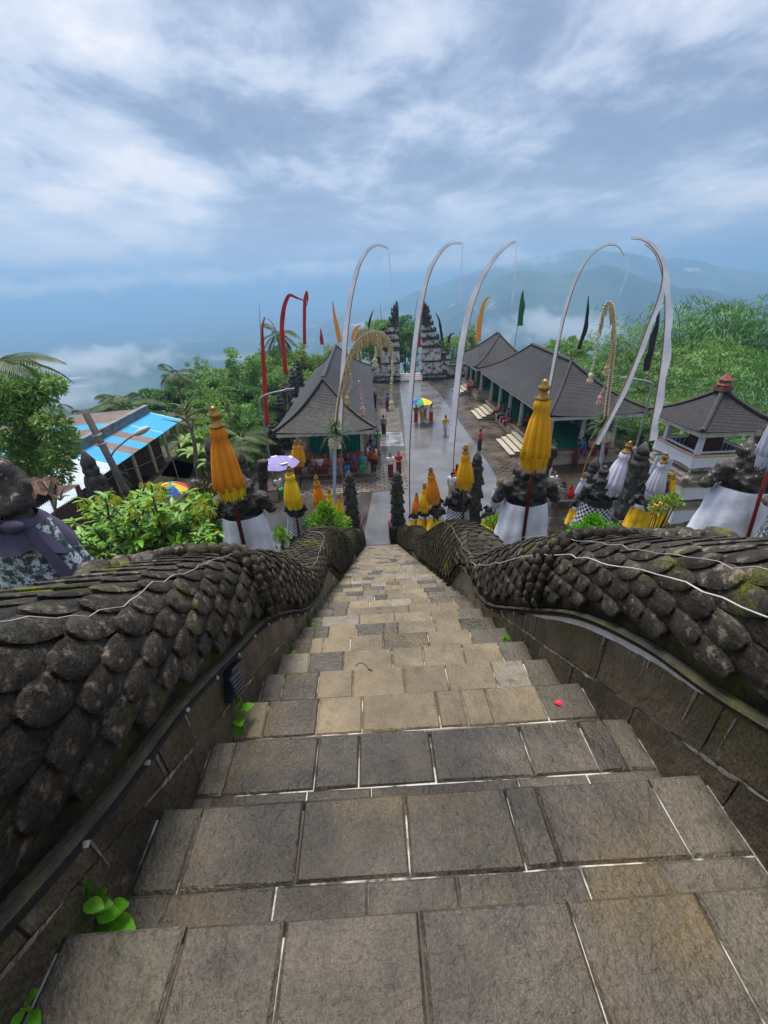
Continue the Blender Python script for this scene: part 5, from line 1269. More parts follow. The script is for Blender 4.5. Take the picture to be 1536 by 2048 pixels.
# tarpaulin stall and folding sign near the tin roofed building
ts = empty('tarpaulin_stall', G(335, 962), 'small stall under a grey tarpaulin by the tin roofed building', 'stall')
c0 = [A(*p, 20.0)-np.array(ts.location) for p in ((322, 950), (378, 955), (388, 928), (345, 918))]
b = MB(); b.add([tuple(c) for c in c0]+[tuple(c-np.array([0, 0, .06])) for c in c0], [(0, 1, 2, 3), (7, 6, 5, 4), (0, 4, 5, 1), (1, 5, 6, 2), (2, 6, 7, 3), (3, 7, 4, 0)]); b.build('tarpaulin', mat('tarp', (.10, .10, .115), (.15, .15, .16), .5, 2), ts)
for c in c0: MB().tube([c-np.array([0, 0, .03]), (c[0], c[1], -.02)], .025, 6).build('leg', steel_m, ts)
sg = empty('folding_sign', G(403, 972), 'brown board above a grey chair near the stalls', 'sign')
MB().box((0, 0, 1.1), (.75, .05, .8)).build('board', wood_m, sg); [MB().box((sx, .02, .4), (.05, .05, .9)).build('leg', steel_m, sg) for sx in (-.3, .3)]; MB().box((-.05, -.3, .55), (.6, .5, .05)).build('seat', steel_m, sg)
# blue-white tin shelter roofs and thatch lower left
tr_ = empty('tin_shelter', A(100, 1040, 7.5), 'small silver corrugated lean-to roof at the lower left', 'roof')
def lq(p, Y): return A(*p, Y)
tin(tr_, lq((55, 1030), 7.6), lq((100, 1000), 8.6), lq((108, 1022), 8.2), lq((70, 1050), 7.2), silver_m, 'roof_sheet', amp=.02)
tin(tr_, lq((105, 1000), 9.4), lq((150, 975), 10.6), lq((155, 992), 10.2), lq((112, 1018), 9.0), silver_m, 'roof_sheet', amp=.02)
MB().tube([A(75, 1045, 7.4), A(75, 1045, 7.4)-np.array([0, 0, 2.2])], .04, 6).build('post', wood_m, tr_, world=True); MB().tube([A(150, 990, 10.3), A(150, 990, 10.3)-np.array([0, 0, 2.5])], .04, 6).build('post', wood_m, tr_, world=True)
thatch_m = mat('thatch', (.085, .045, .03), (.15, .085, .055), .95, 9, 1.0, 30, (.03, .018, .012), .5, .6)
th_ = empty('thatched_roof', A(70, 1000, 11), 'brown leaf covered thatch roof below the tree on the left', 'roof')
b = MB(); q4 = [A(10, 1012, 9.5), A(105, 985, 11.5), A(120, 955, 14), A(20, 960, 13)]
n_ = 12; V = []
for i in range(n_+1):
    for j in range(n_+1):
        s_, t_ = i/n_, j/n_; p = (q4[0]*(1-s_)+q4[1]*s_)*(1-t_)+(q4[3]*(1-s_)+q4[2]*s_)*t_; V.append(p+np.array([0, 0, .12*random.uniform(-1, 1)]))
b.add(V, [(i*(n_+1)+j, (i+1)*(n_+1)+j, (i+1)*(n_+1)+j+1, i*(n_+1)+j+1) for i in range(n_) for j in range(n_)]); b.build('thatch', thatch_m, th_, world=True)
cc = (q4[0]+q4[1]+q4[2]+q4[3])/4; zg = ground_z(cc[0], cc[1]); MB().box((cc[0]+.2, cc[1], (zg+cc[2]-.3)/2), (1.2, 1.6, max(.3, cc[2]-.3-zg))).build('wall', wood_m, th_, world=True)
ob = empty('pale_slab', A(28, 1110, 2.6), 'pale upright stone slab behind the statue at the left edge', 'stone')
b = MB(); b.hexa([tuple(A(*p, 2.6+dy)-np.array(ob.location)) for dy in (0, .15) for p in ((18, 1140), (66, 1075), (30, 990), (14, 1010))]); b.build('slab', white_m, ob)

# ---------------------------------------------------------------- cables on the balustrades, bits on the steps
def on_surf(surf, pts, lift=.034, r=.0011, name='string_of_wire', label='', mt=None, jit=.012):
    C = []
    P = spl(pts, 7)
    for i, (y, th) in enumerate(P): C.append(surf(y, th+random.uniform(-jit, jit)*3, lift+random.uniform(0, .006)))
    b = MB(); b.tube(C, r, 5); o = b.build(name, mt or wire_m, None, True); return tag(o, label, 'wire')
wire_m = mat('white_wire', (.60, .58, .56), (.45, .43, .41), .6, 9)
on_surf(surfL, [(-.2, .95), (.2, .80), (.42, .93), (.55, 1.18), (.75, .88), (1.0, 1.02), (1.3, 1.06), (1.7, 1.16), (2.3, 1.2), (2.8, 1.1), (3.3, .9), (3.9, 1.0), (4.6, 1.2), (5.1, 1.7), (5.7, 1.1), (6.6, 1.0)], label='thin white wire strung over the scales of the left balustrade')
on_surf(surfR, [(.5, 1.0), (.8, .86), (1.15, .95), (1.5, 1.08), (1.9, 1.22), (2.4, 1.3), (3.0, 1.2), (3.6, .9), (4.4, 1.1), (5.2, 1.2), (5.8, 1.0)], label='thin white wire strung along the upper scales of the right balustrade')
on_surf(surfR, [(.3, .40), (.7, .52), (1.1, .58), (1.5, .70), (2.0, .66), (2.6, .5), (3.1, .52)], label='thin white wire along the lower scales of the right balustrade', r=.0025)
def cable(sgn, xin, BOT, y0, y1, label):
    root = empty('black_cable', (xin, y0, stair_z(y0)), label, 'cable'); C = [(xin-sgn*.012, y, stair_z(y)+ip(y, *BOT)-.062+.004*math.sin(y*7)) for y in np.arange(y0, y1, .06)]
    MB().tube(C, .0085, 6).build('cable', cloth_k, root, True, world=True)
    for y in np.arange(y0+.1, y1, .21):
        p = (xin-sgn*.018, y, stair_z(y)+ip(y, *BOT)-.060); MB().box(p, (.010, .012, .014), M=Matrix.Rotation(.5, 3, 'X')).build('clip', white_m, root, world=True)
cable(-1, SX0, BOTL, .12, 2.6, 'black cable with white clips along the ledge of the left balustrade')
cable(1, SX1, BOTR, 1.9, 4.0, 'black cable with white clips along the ledge of the right balustrade')
fx = empty('flood_light', (SX0, 1.17, stair_z(1.17)+.19), 'flat black louvred lamp fixed to the left stair wall', 'lamp')
MB().box((.018, 0, 0), (.035, .13, .13), M=Matrix.Rotation(-.535, 3, 'X')).build('housing', mat('black_plastic', (.015, .02, .03), None, .4), fx)
for i in range(6): MB().box((.04, -.02+.0*i, .05-.02*i), (.012, .11, .009), M=Matrix.Rotation(-.535, 3, 'X')).build('louvre', mat('louvre_blue', (.05, .065, .09), None, .35), fx)
# white painted strip on the right ledge
mb = MB(); V = []; 
for y in np.arange(.72, 1.78, .03):
    z = stair_z(y)+ip(y, *BOTR)-.056; w = .032*math.sin(math.pi*min(1, max(0, (y-.70)/1.1)))**.5+random.uniform(-.002, .002); V += [(SX1-.0045, y, z), (SX1-.0045, y, z-max(.004, w))]
mb.add(V, [(2*i, 2*i+1, 2*i+3, 2*i+2) for i in range(len(V)//2-1)]); mb.build('paint_strip', mat('fresh_mortar', (.70, .69, .66), (.55, .53, .49), .8, 20), nagaR, world=True)
def on_step(px, py, n):
    y, z = nose(n); return G(px, py, z+.004)
pt = on_step(1117, 1406, 3); petal = empty('red_petal', pt, 'single red flower petal lying on a step', 'petal')
V = [(.017*math.cos(a)*(1+.15*math.sin(3*a)), .013*math.sin(a), .002+.003*math.sin(2*a)) for a in np.linspace(0, 6.28, 10, endpoint=False)]+[(0, 0, .0035)]; mb = MB(); mb.add(V, [(i, (i+1) % 10, 10) for i in range(10)]); mb.build('petal_blade', mat('petal_red', (.75, .02, .05), (.6, .01, .03), .5, 30), petal)
for px, py, n, lab in [(726, 1333, 4, 'small dark twig curled on the tan steps'), (1250, 1444, 3, 'dry brown leaf fallen at the right end of a step')]:
    q = on_step(px, py, n); o = empty('fallen_twig', q, lab, 'twig'); MB().tube(spl([(-.04, 0, .004), (-.02, .02, .006), (.01, .01, .004), (.03, -.02, .006), (.05, -.03, .004)], 5), .003, 5).build('stem', wood_m, o)
# ================================================================ PLANTS
def leaf_m(name, c, c2, t=.35, vary=.28, rough=.5): return mat(name, c, c2, rough, 3, 0, vary=vary, island=True, trans=t, obj=True)
LF = [leaf_m('leaf_mid', (.16, .31, .06), (.24, .40, .09)), leaf_m('leaf_dark', (.09, .21, .05), (.13, .27, .065)), leaf_m('leaf_yellow', (.22, .34, .05), (.29, .39, .07)), leaf_m('leaf_bush', (.12, .30, .015), (.19, .38, .02), .3, .25, .4), leaf_m('leaf_bamboo', (.10, .26, .065), (.17, .35, .09), .25, .35),
      leaf_m('leaf_bright', (.09, .33, .012), (.14, .42, .02), .3, .2, .4), leaf_m('leaf_palm', (.06, .12, .03), (.10, .15, .04), .2, .3), leaf_m('leaf_dry', (.16, .10, .04), (.10, .08, .03), .15, .3)]
bark_m = mat('bark', (.11, .085, .06), (.055, .04, .028), .9, 6, .8, 25, (.25, .23, .19), .5, .68, obj=True)
barkp_m = mat('bark_pale', (.26, .21, .16), (.15, .115, .08), .9, 6, .6, 25, obj=True)
def leaves(C, D, L_, W_, N=None, fold=.25):
    """leaf blades: base C, direction D, length L_, width W_; each blade is two folded quads"""
    n = len(C); C = np.asarray(C); D = np.asarray(D); D = D/np.linalg.norm(D, axis=1)[:, None]
    N = rng.normal(size=(n, 3)) if N is None else N
    S_ = np.cross(D, N); S_ /= np.maximum(1e-6, np.linalg.norm(S_, axis=1))[:, None]; U_ = np.cross(S_, D)
    L_ = np.broadcast_to(L_, n)[:, None]; W_ = np.broadcast_to(W_, n)[:, None]
    mid = C+D*L_*.45; tip = C+D*L_*1.0-U_*L_*.12
    a = mid+S_*W_*.5+U_*W_*fold; b = mid-S_*W_*.5+U_*W_*fold
    V = np.stack([C, a, tip, b], 1).reshape(-1, 3); i = np.arange(n)[:, None]*4
    F = np.concatenate([i+np.array([[0, 1, 2]]), i+np.array([[0, 2, 3]])]); return V, F
def merge(parts):
    V = []; F = []; o = 0
    for v, f in parts: V.append(v); F.append(f+o); o += len(v)
    return np.concatenate(V), np.concatenate(F)
def crown_mesh(name, m, rx, rz, nclu, nleaf, L_, W_, seed, droop=.2, shell=.55):
    r = np.random.default_rng(seed); d = r.normal(size=(nclu, 3)); d /= np.linalg.norm(d, axis=1)[:, None]
    rad = r.uniform(shell, 1.0, nclu)**.7; wob = 1+.28*np.sin(d[:, 0]*4+seed)+.22*np.sin(d[:, 1]*5+d[:, 2]*3+seed*2)
    cc = d*(rad*wob)[:, None]*np.array([rx, rx, rz]); cc[:, 2] += rz*.15*np.sin(d[:, 0]*3)
    cs = r.uniform(.14, .30, nclu)*rx; P = []; D = []
    k = nleaf//nclu
    for i in range(nclu):
        q = r.normal(size=(k, 3)); q /= np.linalg.norm(q, axis=1)[:, None]; q *= (r.uniform(0, 1, k)**.4)[:, None]
        P.append(cc[i]+q*cs[i]*np.array([1.25, 1.25, .75])); D.append(q*.8+d[i]*.5+np.array([0, 0, -droop])+r.normal(size=(k, 3))*.35)
    P = np.concatenate(P); D = np.concatenate(D); n = len(P)
    V, F = leaves(P, D, r.uniform(.7, 1.3, n)*L_, r.uniform(.7, 1.3, n)*W_, r.normal(size=(n, 3))+np.array([0, 0, 1.2])); return npmesh(name, V, F, m)
def trunk_mesh(name, h, r0, m, rx, seed, n=6):
    rn = random.Random(seed); b = MB(); pts = [(rn.uniform(-.12, .12)*h*.2*i/4, rn.uniform(-.12, .12)*h*.2*i/4, h*i/4) for i in range(5)]; b.tube(pts, [r0*(1-.12*i) for i in range(5)], 8)
    for k in range(n):
        a = 6.28*k/n+rn.uniform(-.4, .4); z = h*rn.uniform(.55, 1.0); e = (math.cos(a)*rx*.65, math.sin(a)*rx*.65, z+rx*rn.uniform(.3, .8)); q = (e[0]*.45, e[1]*.45, z+(e[2]-z)*.35)
        b.tube([(0, 0, z-.1), q, e], [r0*.45, r0*.3, r0*.1], 6)
    return b.mesh(name, m, True)
TK = []
for k, (m, rx, rz, nc, nl, L_, W_) in enumerate([(LF[0], 2.4, 2.2, 60, 6500, .30, .16), (LF[1], 2.6, 2.0, 50, 6500, .34, .20), (LF[0], 1.9, 2.7, 46, 5500, .26, .13), (LF[2], 2.1, 1.9, 46, 5000, .30, .15), (LF[1], 2.0, 2.9, 50, 6000, .28, .15)]):
    TK.append((crown_mesh('crown', m, rx, rz, nc, nl, L_, W_, 11+k), trunk_mesh('trunk', 5.0, .16, bark_m, rx, k)))
def tree(P, k, s, label, zc=None, group='trees on the slope left of the plaza', rz=0, name='broadleaf_tree'):
    """P: centre of the crown; the trunk runs down to the hill"""
    zg = hz(P[0], P[1])-.3; H = max(1.5, P[2]-zg); root = empty(name, (P[0], P[1], zg), label, 'tree', group, rz)
    link('trunk', TK[k][1], root, (0, 0, 0), None, (s, s, H/5.0)); link('crown', TK[k][0], root, (0, 0, H), (0, 0, rz*2), s); return root
spots = [ # px, py of the crown, distance, kind, size, what tells it apart
 (450, 745, 62, 0, 1.9, 'in the middle of the far left grove skyline'), (500, 730, 58, 2, 1.8, 'with a tall narrow crown left of the red flags'), (545, 715, 60, 0, 1.7, 'directly behind the tallest red flag'), (590, 705, 66, 3, 1.6, 'yellowish, behind the thin red flag'), (630, 705, 68, 0, 1.5, 'behind the upper left corner of the left pavilion roof'),
 (665, 700, 72, 3, 1.4, 'peeping over the left pavilion ridge'), (480, 790, 48, 1, 1.7, 'dark, below the skyline grove left of the red flag'), (530, 790, 44, 4, 1.5, 'dark and narrow beside the bent lamp post'), (430, 790, 46, 0, 1.6, 'round and green above the blue roof end'), (395, 760, 60, 1, 1.6, 'dark, just right of the coconut palm'),
 (350, 775, 55, 4, 1.4, 'dark, under the coconut palm fronds'), (300, 785, 56, 1, 1.4, 'dark, at the left end of the grove skyline'), (245, 790, 60, 1, .95, 'small dark, on the slope above the tin roof'), (185, 812, 58, 1, 1.0, 'small with an umbrella shaped crown above the power pole'), (470, 850, 36, 0, 1.3, 'green, behind the orange umbrella tip'),
 (420, 860, 34, 3, 1.1, 'pale green, right of the leafless tree'), (515, 850, 34, 1, 1.2, 'dark, at the foot of the first red flag'), (500, 905, 28, 4, 1.0, 'dark, behind the purple parasol'), (440, 905, 28, 0, .9, 'low and green right of the tarpaulin stall'), (575, 745, 50, 0, 1.4, 'green, just left of the pavilion roof edge'),
 (810, 690, 78, 4, 1.3, 'seen between the two halves of the split gate'), (765, 670, 84, 0, 1.3, 'rising behind the left half of the split gate'), (905, 700, 80, 0, 1.1, 'right of the split gate behind the low wall'), (820, 665, 92, 1, 1.2, 'dark, farthest behind the split gate'), (935, 685, 84, 3, 1.0, 'behind the far right pavilion roof'), (740, 690, 70, 0, 1.0, 'behind the low wall left of the gate'),
 (1130, 715, 52, 0, 1.0, 'behind the ridge of the near right pavilion'), (560, 690, 80, 1, 1.5, 'dark, farthest back under the tallest red flag'), (405, 715, 88, 2, 1.4, 'far back between the coconut palm and the grove')]
for i, (px, py, Y, k, s, lab) in enumerate(spots):
    if px < 730: py += 38 if Y > 43 else 18; s *= .82
    tree(A(px, py, Y), k, s, 'tree '+lab, rz=i*1.3, group='trees beyond the gate' if px > 730 else 'trees on the slope left of the plaza')
# the garden tree at the left edge with a cut trunk
def left_tree():
    P = np.array(A(60, 905, 15)); zg = hz(P[0], 15)-.3; root = empty('garden_tree', (P[0], 15, zg), 'leafy tree with a pruned pale trunk at the left edge', 'tree')
    b = MB(); f = np.array(A(72, 985, 15)); pts = [(f[0], 15, zg), f, A(62, 930, 15), A(66, 880, 15)]; b.tube([np.array(p) for p in pts], [.22, .2, .17, .1], 8)
    for (x, y), (x2, y2) in (((62, 925), (40, 870)), ((62, 915), (90, 850)), ((64, 940), (52, 880)), ((66, 900), (110, 810))): b.tube([A(x, y, 15), A((x+x2)/2, (y+y2)/2, 15.2), A(x2, y2, 15.4)], [.1, .07, .02], 6)
    b.build('trunk', barkp_m, root, True, world=True)
    parts = []; r = np.random.default_rng(5)
    for cx, cy, rr, n in ((35, 800, 34, 520), (75, 780, 30, 420), (110, 770, 16, 160), (20, 860, 34, 420), (105, 850, 30, 420), (70, 900, 40, 700), (120, 905, 30, 420), (25, 920, 30, 350), (115, 945, 26, 300), (50, 830, 28, 380), (5, 775, 20, 200), (140, 880, 16, 150)):
        c = np.array(A(cx, cy, 15+r.uniform(-.6, .6))); q = r.normal(size=(n, 3)); q /= np.linalg.norm(q, axis=1)[:, None]; q *= (r.uniform(0, 1, n)**.45)[:, None]*rr*Mpx(c)
        parts.append(leaves(c+q, q/np.linalg.norm(q, axis=1)[:, None]+r.normal(size=(n, 3))*.5+np.array([0, 0, -.1]), r.uniform(.16, .30, n), r.uniform(.07, .12, n), r.normal(size=(n, 3))+np.array([0, 0, 1])))
    V, F = merge(parts); V = V-np.array(root.location); link('crown', npmesh('crown', V, F, LF[0]), root)
left_tree()
# ---------------------------------------------------------------- palms
def palm_mesh(nf, L_, seed, up=.5):
    r = random.Random(seed); P = []; st_ = MB()
    for i in range(nf):
        a = 6.28*i/nf+r.uniform(-.25, .25); el = r.uniform(-.25, 1.15)*up*2; pts = []; p = np.zeros(3); d = np.array([math.cos(a)*math.cos(el), math.sin(a)*math.cos(el), math.sin(el)]); l = L_*r.uniform(.8, 1.1)
        C = []; D = []; N_ = []
        for k in range(15):
            pts.append(p.copy()); p = p+d*l/15; d = d+np.array([0, 0, -.115]); d /= np.linalg.norm(d)
            if k > 1:
                s_ = np.cross(d, [0, 0, 1]); s_ /= max(1e-6, np.linalg.norm(s_))
                for sg_ in (-1, 1):
                    for q in range(2): C.append(p+d*l/30*q); D.append(s_*sg_+d*.55+np.array([0, 0, -.45])); N_.append(np.array([0, 0, 1.])+r.uniform(-.2, .2))
        n = len(C); t = np.linspace(0, 1, n); V, F = leaves(np.array(C), np.array(D), l*.30*(np.sin(np.pi*(.15+.8*t)))+.05, l*.022, np.array(N_), .1); P.append((V, F)); st_.tube(pts, [.03*(1-.9*k/15) for k in range(15)], 4)
    return merge(P), st_
PALM = []
for k in range(3):
    (V, F), stm = palm_mesh(17, 3.0, 20+k); n0 = len(V); sv = np.array(stm.v); PALM.append((npmesh('fronds', V, F, LF[6]), stm.mesh('frond_stems', LF[6])))
def palm(P, k, s, label, lean=0.):
    zg = hz(P[0], P[1])-.3; H = P[2]-zg; root = empty('coconut_palm', (P[0], P[1], zg), label, 'palm tree', 'coconut palms on the left slope')
    MB().tube([(lean*(1-t)**2, 0, H*t) for t in np.linspace(0, 1, 8)], [.22*s*(1-.45*t) for t in np.linspace(0, 1, 8)], 8).build('trunk', barkp_m, root, True)
    f = link('crown', PALM[k][0], root, (0, 0, H), (0, 0, k*1.7), s); link('frond_stems', PALM[k][1], f)
palm(A(350, 752, 48), 0, .85, 'coconut palm rising over the dark grove on the left'); palm(A(556, 672, 62), 1, 1.05, 'coconut palm behind the tallest red flag'); palm(A(250, 815, 34), 2, 1.1, 'low coconut palm behind the grey parapet of the tin roofs'); palm(A(150, 835, 40), 0, .8, 'small coconut palm left of the power pole')
palm(A(-18, 745, 16), 1, .85, 'palm at the left edge with only its frond tips in view'); palm(A(345, 842, 31), 2, .8, 'young palm behind the end of the blue roof'); palm(A(480, 880, 26), 1, .75, 'young palm beside the first red flag pole'); palm(A(455, 905, 22), 0, .6, 'low palm left of the dark gate posts')
# banana plants near the blue roof
def banana(P, s, label, seed):
    r = random.Random(seed); zg = hz(P[0], P[1])-.1; root = empty('banana_plant', (P[0], P[1], zg), label, 'plant', 'banana plants'); H = max(.6, P[2]-zg)
    MB().tube([(0, 0, 0), (0, 0, H)], [.12*s, .08*s], 7).build('stem', LF[2], root, True)
    for i in range(8):
        a = 6.28*i/8+r.uniform(-.3, .3); L_ = 1.6*s*r.uniform(.8, 1.1); V = []; d = np.array([math.cos(a)*.6, math.sin(a)*.6, .8]); p = np.array([0, 0, H]); sd = np.array([-math.sin(a), math.cos(a), 0])
        for k in range(9):
            w = L_*.13*math.sin(math.pi*(.08+.9*k/8)); V += [p+sd*w+np.array([0, 0, .3*w]), p, p-sd*w+np.array([0, 0, .3*w])]; p = p+d*L_/8; d = d+np.array([0, 0, -.2]); d /= np.linalg.norm(d)
        b = MB(); b.add(V, [(k*3+j, k*3+j+1, (k+1)*3+j+1, (k+1)*3+j) for k in range(8) for j in range(2)]); b.build('leaf', LF[0] if i % 3 else LF[2], root, True)
banana(A(375, 895, 27), 1.2, 'banana plant behind the leafless tree', 1); banana(A(395, 915, 25), 1.0, 'banana plant right of the cream half wall', 2); banana(A(430, 935, 22), .9, 'banana plant near the dark gate posts', 3)
# leafless and slender trunks
def bare(pts, Y, label, r=.09, tw=0):
    P = [np.array(A(x, y, Y)) for x, y in pts]; zg = hz(P[0][0], Y)-.2; root = empty('bare_trunk', (P[0][0], Y, zg), label, 'tree', 'bare trunks among the green'); b = MB(); C = np.vstack([[P[0][0], Y, zg], spl(P, 4)]); b.tube(C, [r*(1-.6*i/len(C)) for i in range(len(C))], 7)
    rn = random.Random(len(label))
    for k in range(tw):
        c = C[int(len(C)*rn.uniform(.5, .98))]; e = c+np.array([rn.uniform(-1, 1), rn.uniform(-.3, .3), rn.uniform(.1, .9)])*r*11; b.tube([c, (c+e)/2+np.array([0, 0, r]), e], [r*.5, r*.35, r*.12], 6)
    b.build('trunk', barkp_m, root, True, world=True)
bare([(392, 915), (388, 880), (378, 850), (370, 820)], 24, 'leafless pruned tree at the end of the blue roof', .14, 10)
bare([(478, 900), (462, 840), (445, 785)], 27, 'pale slanting bare trunk left of the first red flag', .10, 3); bare([(535, 880), (528, 790), (518, 605)], 40, 'thin bare mast-like trunk beside the first red flag', .05, 0)
bare([(105, 1035), (110, 1000), (98, 985), (120, 1000)], 8.5, 'withered brown stems beside the silver lean-to roof', .05, 8)
for i, (a, b_, Y) in enumerate(((512, 540, 46), (560, 575, 40), (588, 600, 52), (455, 470, 50))): bare([(b_, 840), ((a+b_)/2, 790), (a, 745)], Y, 'slender pale trunk in the left grove, %s' % ('below the tallest red flag', 'beside the pavilion roof', 'near the thin red flag', 'left of the slanting trunk')[i], .07, 3)
# ---------------------------------------------------------------- bamboo thicket on the right
def bamboo_mesh(seed, nc=26, H=9.0, spread=3.4):
    r = np.random.default_rng(seed); C = []; D = []; cm = MB()
    for i in range(nc):
        a = r.uniform(0, 6.28); h = H*r.uniform(.55, 1.0); out = spread*r.uniform(.35, 1.0); pts = []
        for k in range(12):
            t = k/11; pts.append(np.array([math.cos(a)*out*(t**2.0), math.sin(a)*out*(t**2.0), h*(math.sin(t*1.75)/math.sin(1.5) if t < .95 else math.sin(.95*1.75)/math.sin(1.5)-.05)*.97]))
        cm.tube(pts, [.035*(1-.85*k/11) for k in range(12)], 4, False)
        for k in range(34):
            t = r.uniform(.22, 1.0); j = min(10, int(t*11)); p = pts[j]+(pts[j+1]-pts[j])*(t*11-j); sp = r.normal(size=3)*np.array([.75, .75, .35])*(.55+.6*(1-abs(t-.6))); c = p+sp
            n = 26; dd = np.array([sp[0], sp[1], -.25]); dd /= np.linalg.norm(dd)+1e-6
            q = c+r.normal(size=(n, 3))*np.array([.17, .17, .13]); C.append(q); D.append(dd*.75+np.array([0, 0, -.75])+r.normal(size=(n, 3))*.38)
    C = np.concatenate(C); D = np.concatenate(D); n = len(C); V, F = leaves(C, D, r.uniform(.17, .33, n), r.uniform(.028, .045, n), r.normal(size=(n, 3))*.6+np.array([0, 0, 1.0]), .12)
    return npmesh('foliage', V, F, LF[4]), cm.mesh('culms', mat('culm', (.10, .14, .03), (.16, .15, .05), .5, 5, obj=True))
BMAT = [LF[4], leaf_m('leaf_bamboo_deep', (.06, .17, .045), (.10, .24, .06), .3, .35), leaf_m('leaf_bamboo_light', (.15, .30, .06), (.22, .38, .085), .35, .35)]
BM = [bamboo_mesh(31), bamboo_mesh(32), bamboo_mesh(33)]
def clump(px, py, Y, s, k, label):
    P = A(px, py, Y); zg = hz(P[0], Y)-.3; H = P[2]-zg; root = empty('bamboo_clump', (P[0], Y, zg), label, 'bamboo', 'bamboo clumps right of the pavilions', k*1.1+px*.01)
    sz_ = H/9.0; link('culms', BM[k % 3][1], root, (0, 0, 0), None, (s, s, sz_)); link('foliage', BM[k % 3][0], root, (0, 0, 0), None, (s, s, sz_), BMAT[(k*5+k//3) % 3])
for i, (px, py, Y, s, lab) in enumerate([(1400, 600, 40, 2.1, 'tallest at the crest of the thicket'), (1330, 640, 42, 1.8, 'left of the crest behind the broad white flag'), (1480, 618, 38, 2.0, 'right of the crest near the right edge'), (1560, 640, 36, 2.0, 'cut off by the right edge'), (1250, 690, 44, 1.6, 'behind the arched pole on the right'), (1190, 700, 48, 1.3, 'lowest at the left end of the thicket'),
        (1430, 690, 31, 1.6, 'in front of the crest above the shrine roof'), (1350, 720, 32, 1.5, 'behind the second lamp post'), (1510, 690, 29, 1.6, 'above the right end of the shrine roof'), (1290, 760, 32, 1.3, 'at the right corner of the near pavilion roof'), (1400, 775, 26, 1.2, 'low, just behind the shrine roof'), (1540, 765, 24, 1.3, 'low, right of the shrine roof'), (1320, 820, 27, 1.0, 'lowest, left of the shrine'), (1480, 830, 23, 1.0, 'beneath the shrine roof eaves on the right')]):
    clump(px, py, Y, s, i, 'bamboo clump '+lab)
# ---------------------------------------------------------------- foreground shrub with large leaves
def blade(name, m, n=5, w=.34):
    V = []; 
    for i in range(n+1):
        t = i/n; ww = w*math.sin(math.pi*min(1, t*.93+.04))**.8*.5; z = .10*t-.22*t*t; V += [(-ww, t, z+ww*.35), (0, t, z), (ww, t, z+ww*.35)]
    F = [(i*3+j, i*3+j+1, (i+1)*3+j+1, (i+1)*3+j) for i in range(n) for j in range(2)]; b = MB(); b.add(V, F); return b.mesh(name, m, True)
def vleaf(name, c, c2): return mat(name, c, c2, .38, 5, 0, vary=.3, trans=.28, obj=True)
bush_l = [vleaf('bush_leaf', (.10, .29, .012), (.16, .36, .02)), vleaf('bush_leaf_deep', (.045, .17, .012), (.08, .23, .018)), vleaf('bush_leaf_yellow', (.36, .42, .02), (.42, .38, .03))]
BL = blade('leaf', None)
def big_shrub():
    Y = 4.3; base = np.array(A(300, 1180, Y)); zg = hz(base[0], Y)-.1; root = empty('leafy_shrub', (base[0], Y, zg), 'large bright green leafy shrub behind the left balustrade', 'shrub'); off = np.array(root.location)
    r = random.Random(4); br = MB(); cnt = 0; stuff = MB(); tips = []
    for i in range(84):
        px = r.gauss(285, 95); px = min(440, max(118, px)); top = 962+.0022*(px-280)**2; py = r.uniform(top, 1105); yy = Y+r.uniform(-.8, .9)
        e = np.array(A(px, py, yy)); m_ = (e+base)/2+np.array([r.uniform(-.15, .15), 0, .1]); br.tube(spl([off+np.array([r.uniform(-.3, .3), 0, 0]), m_, e], 4), [.022*(1-.075*k) for k in range(9)], 5); tips.append((e, m_, px, py))
    br.build('branches', bark_m, root, True, world=True)
    for (e, m_, px, py) in tips:
        ax = (e-m_)/np.linalg.norm(e-m_)
        for k in range(30):
            t = r.uniform(.30, 1.03); p = m_+(e-m_)*t; a = r.uniform(0, 6.28); d = Vector((math.cos(a), math.sin(a), r.uniform(-.5, .35))).normalized()+Vector(ax)*.35
            L_ = r.uniform(.085, .155); q = d.to_track_quat('Y', 'Z'); mt = bush_l[2] if (py < 1005 and r.random() < .22) else bush_l[0 if r.random() < .68 else 1]
            if cnt < 300: link('leaf', BL, root, p-off, q.to_euler(), L_, mt); cnt += 1
            else:
                M = q.to_matrix(); stuff.add([(M @ (Vector(v.co)*L_))+Vector(p-off) for v in BL.vertices], [tuple(f.vertices) for f in BL.polygons])
        if py < 1040:          # hanging yellow flowers
            for k in range(3): 
                p = e+np.array([r.uniform(-.1, .1), r.uniform(-.1, .1), 0])
                for j in range(5): a = 6.28*j/5+r.random(); q = Vector((math.cos(a)*.5, math.sin(a)*.5, -1)).to_track_quat('Y', 'Z'); M = q.to_matrix(); stuff2.add([(M @ Vector((v.co.x*.4, v.co.y, v.co.z)))*.10+Vector(p-off) for v in BL.vertices], [tuple(f.vertices) for f in BL.polygons])
    tag(stuff.build('foliage', LF[3], root, True), kind='stuff'); tag(stuff2.build('flowers', bush_l[2], root, True), kind='stuff')
stuff2 = MB(); big_shrub()
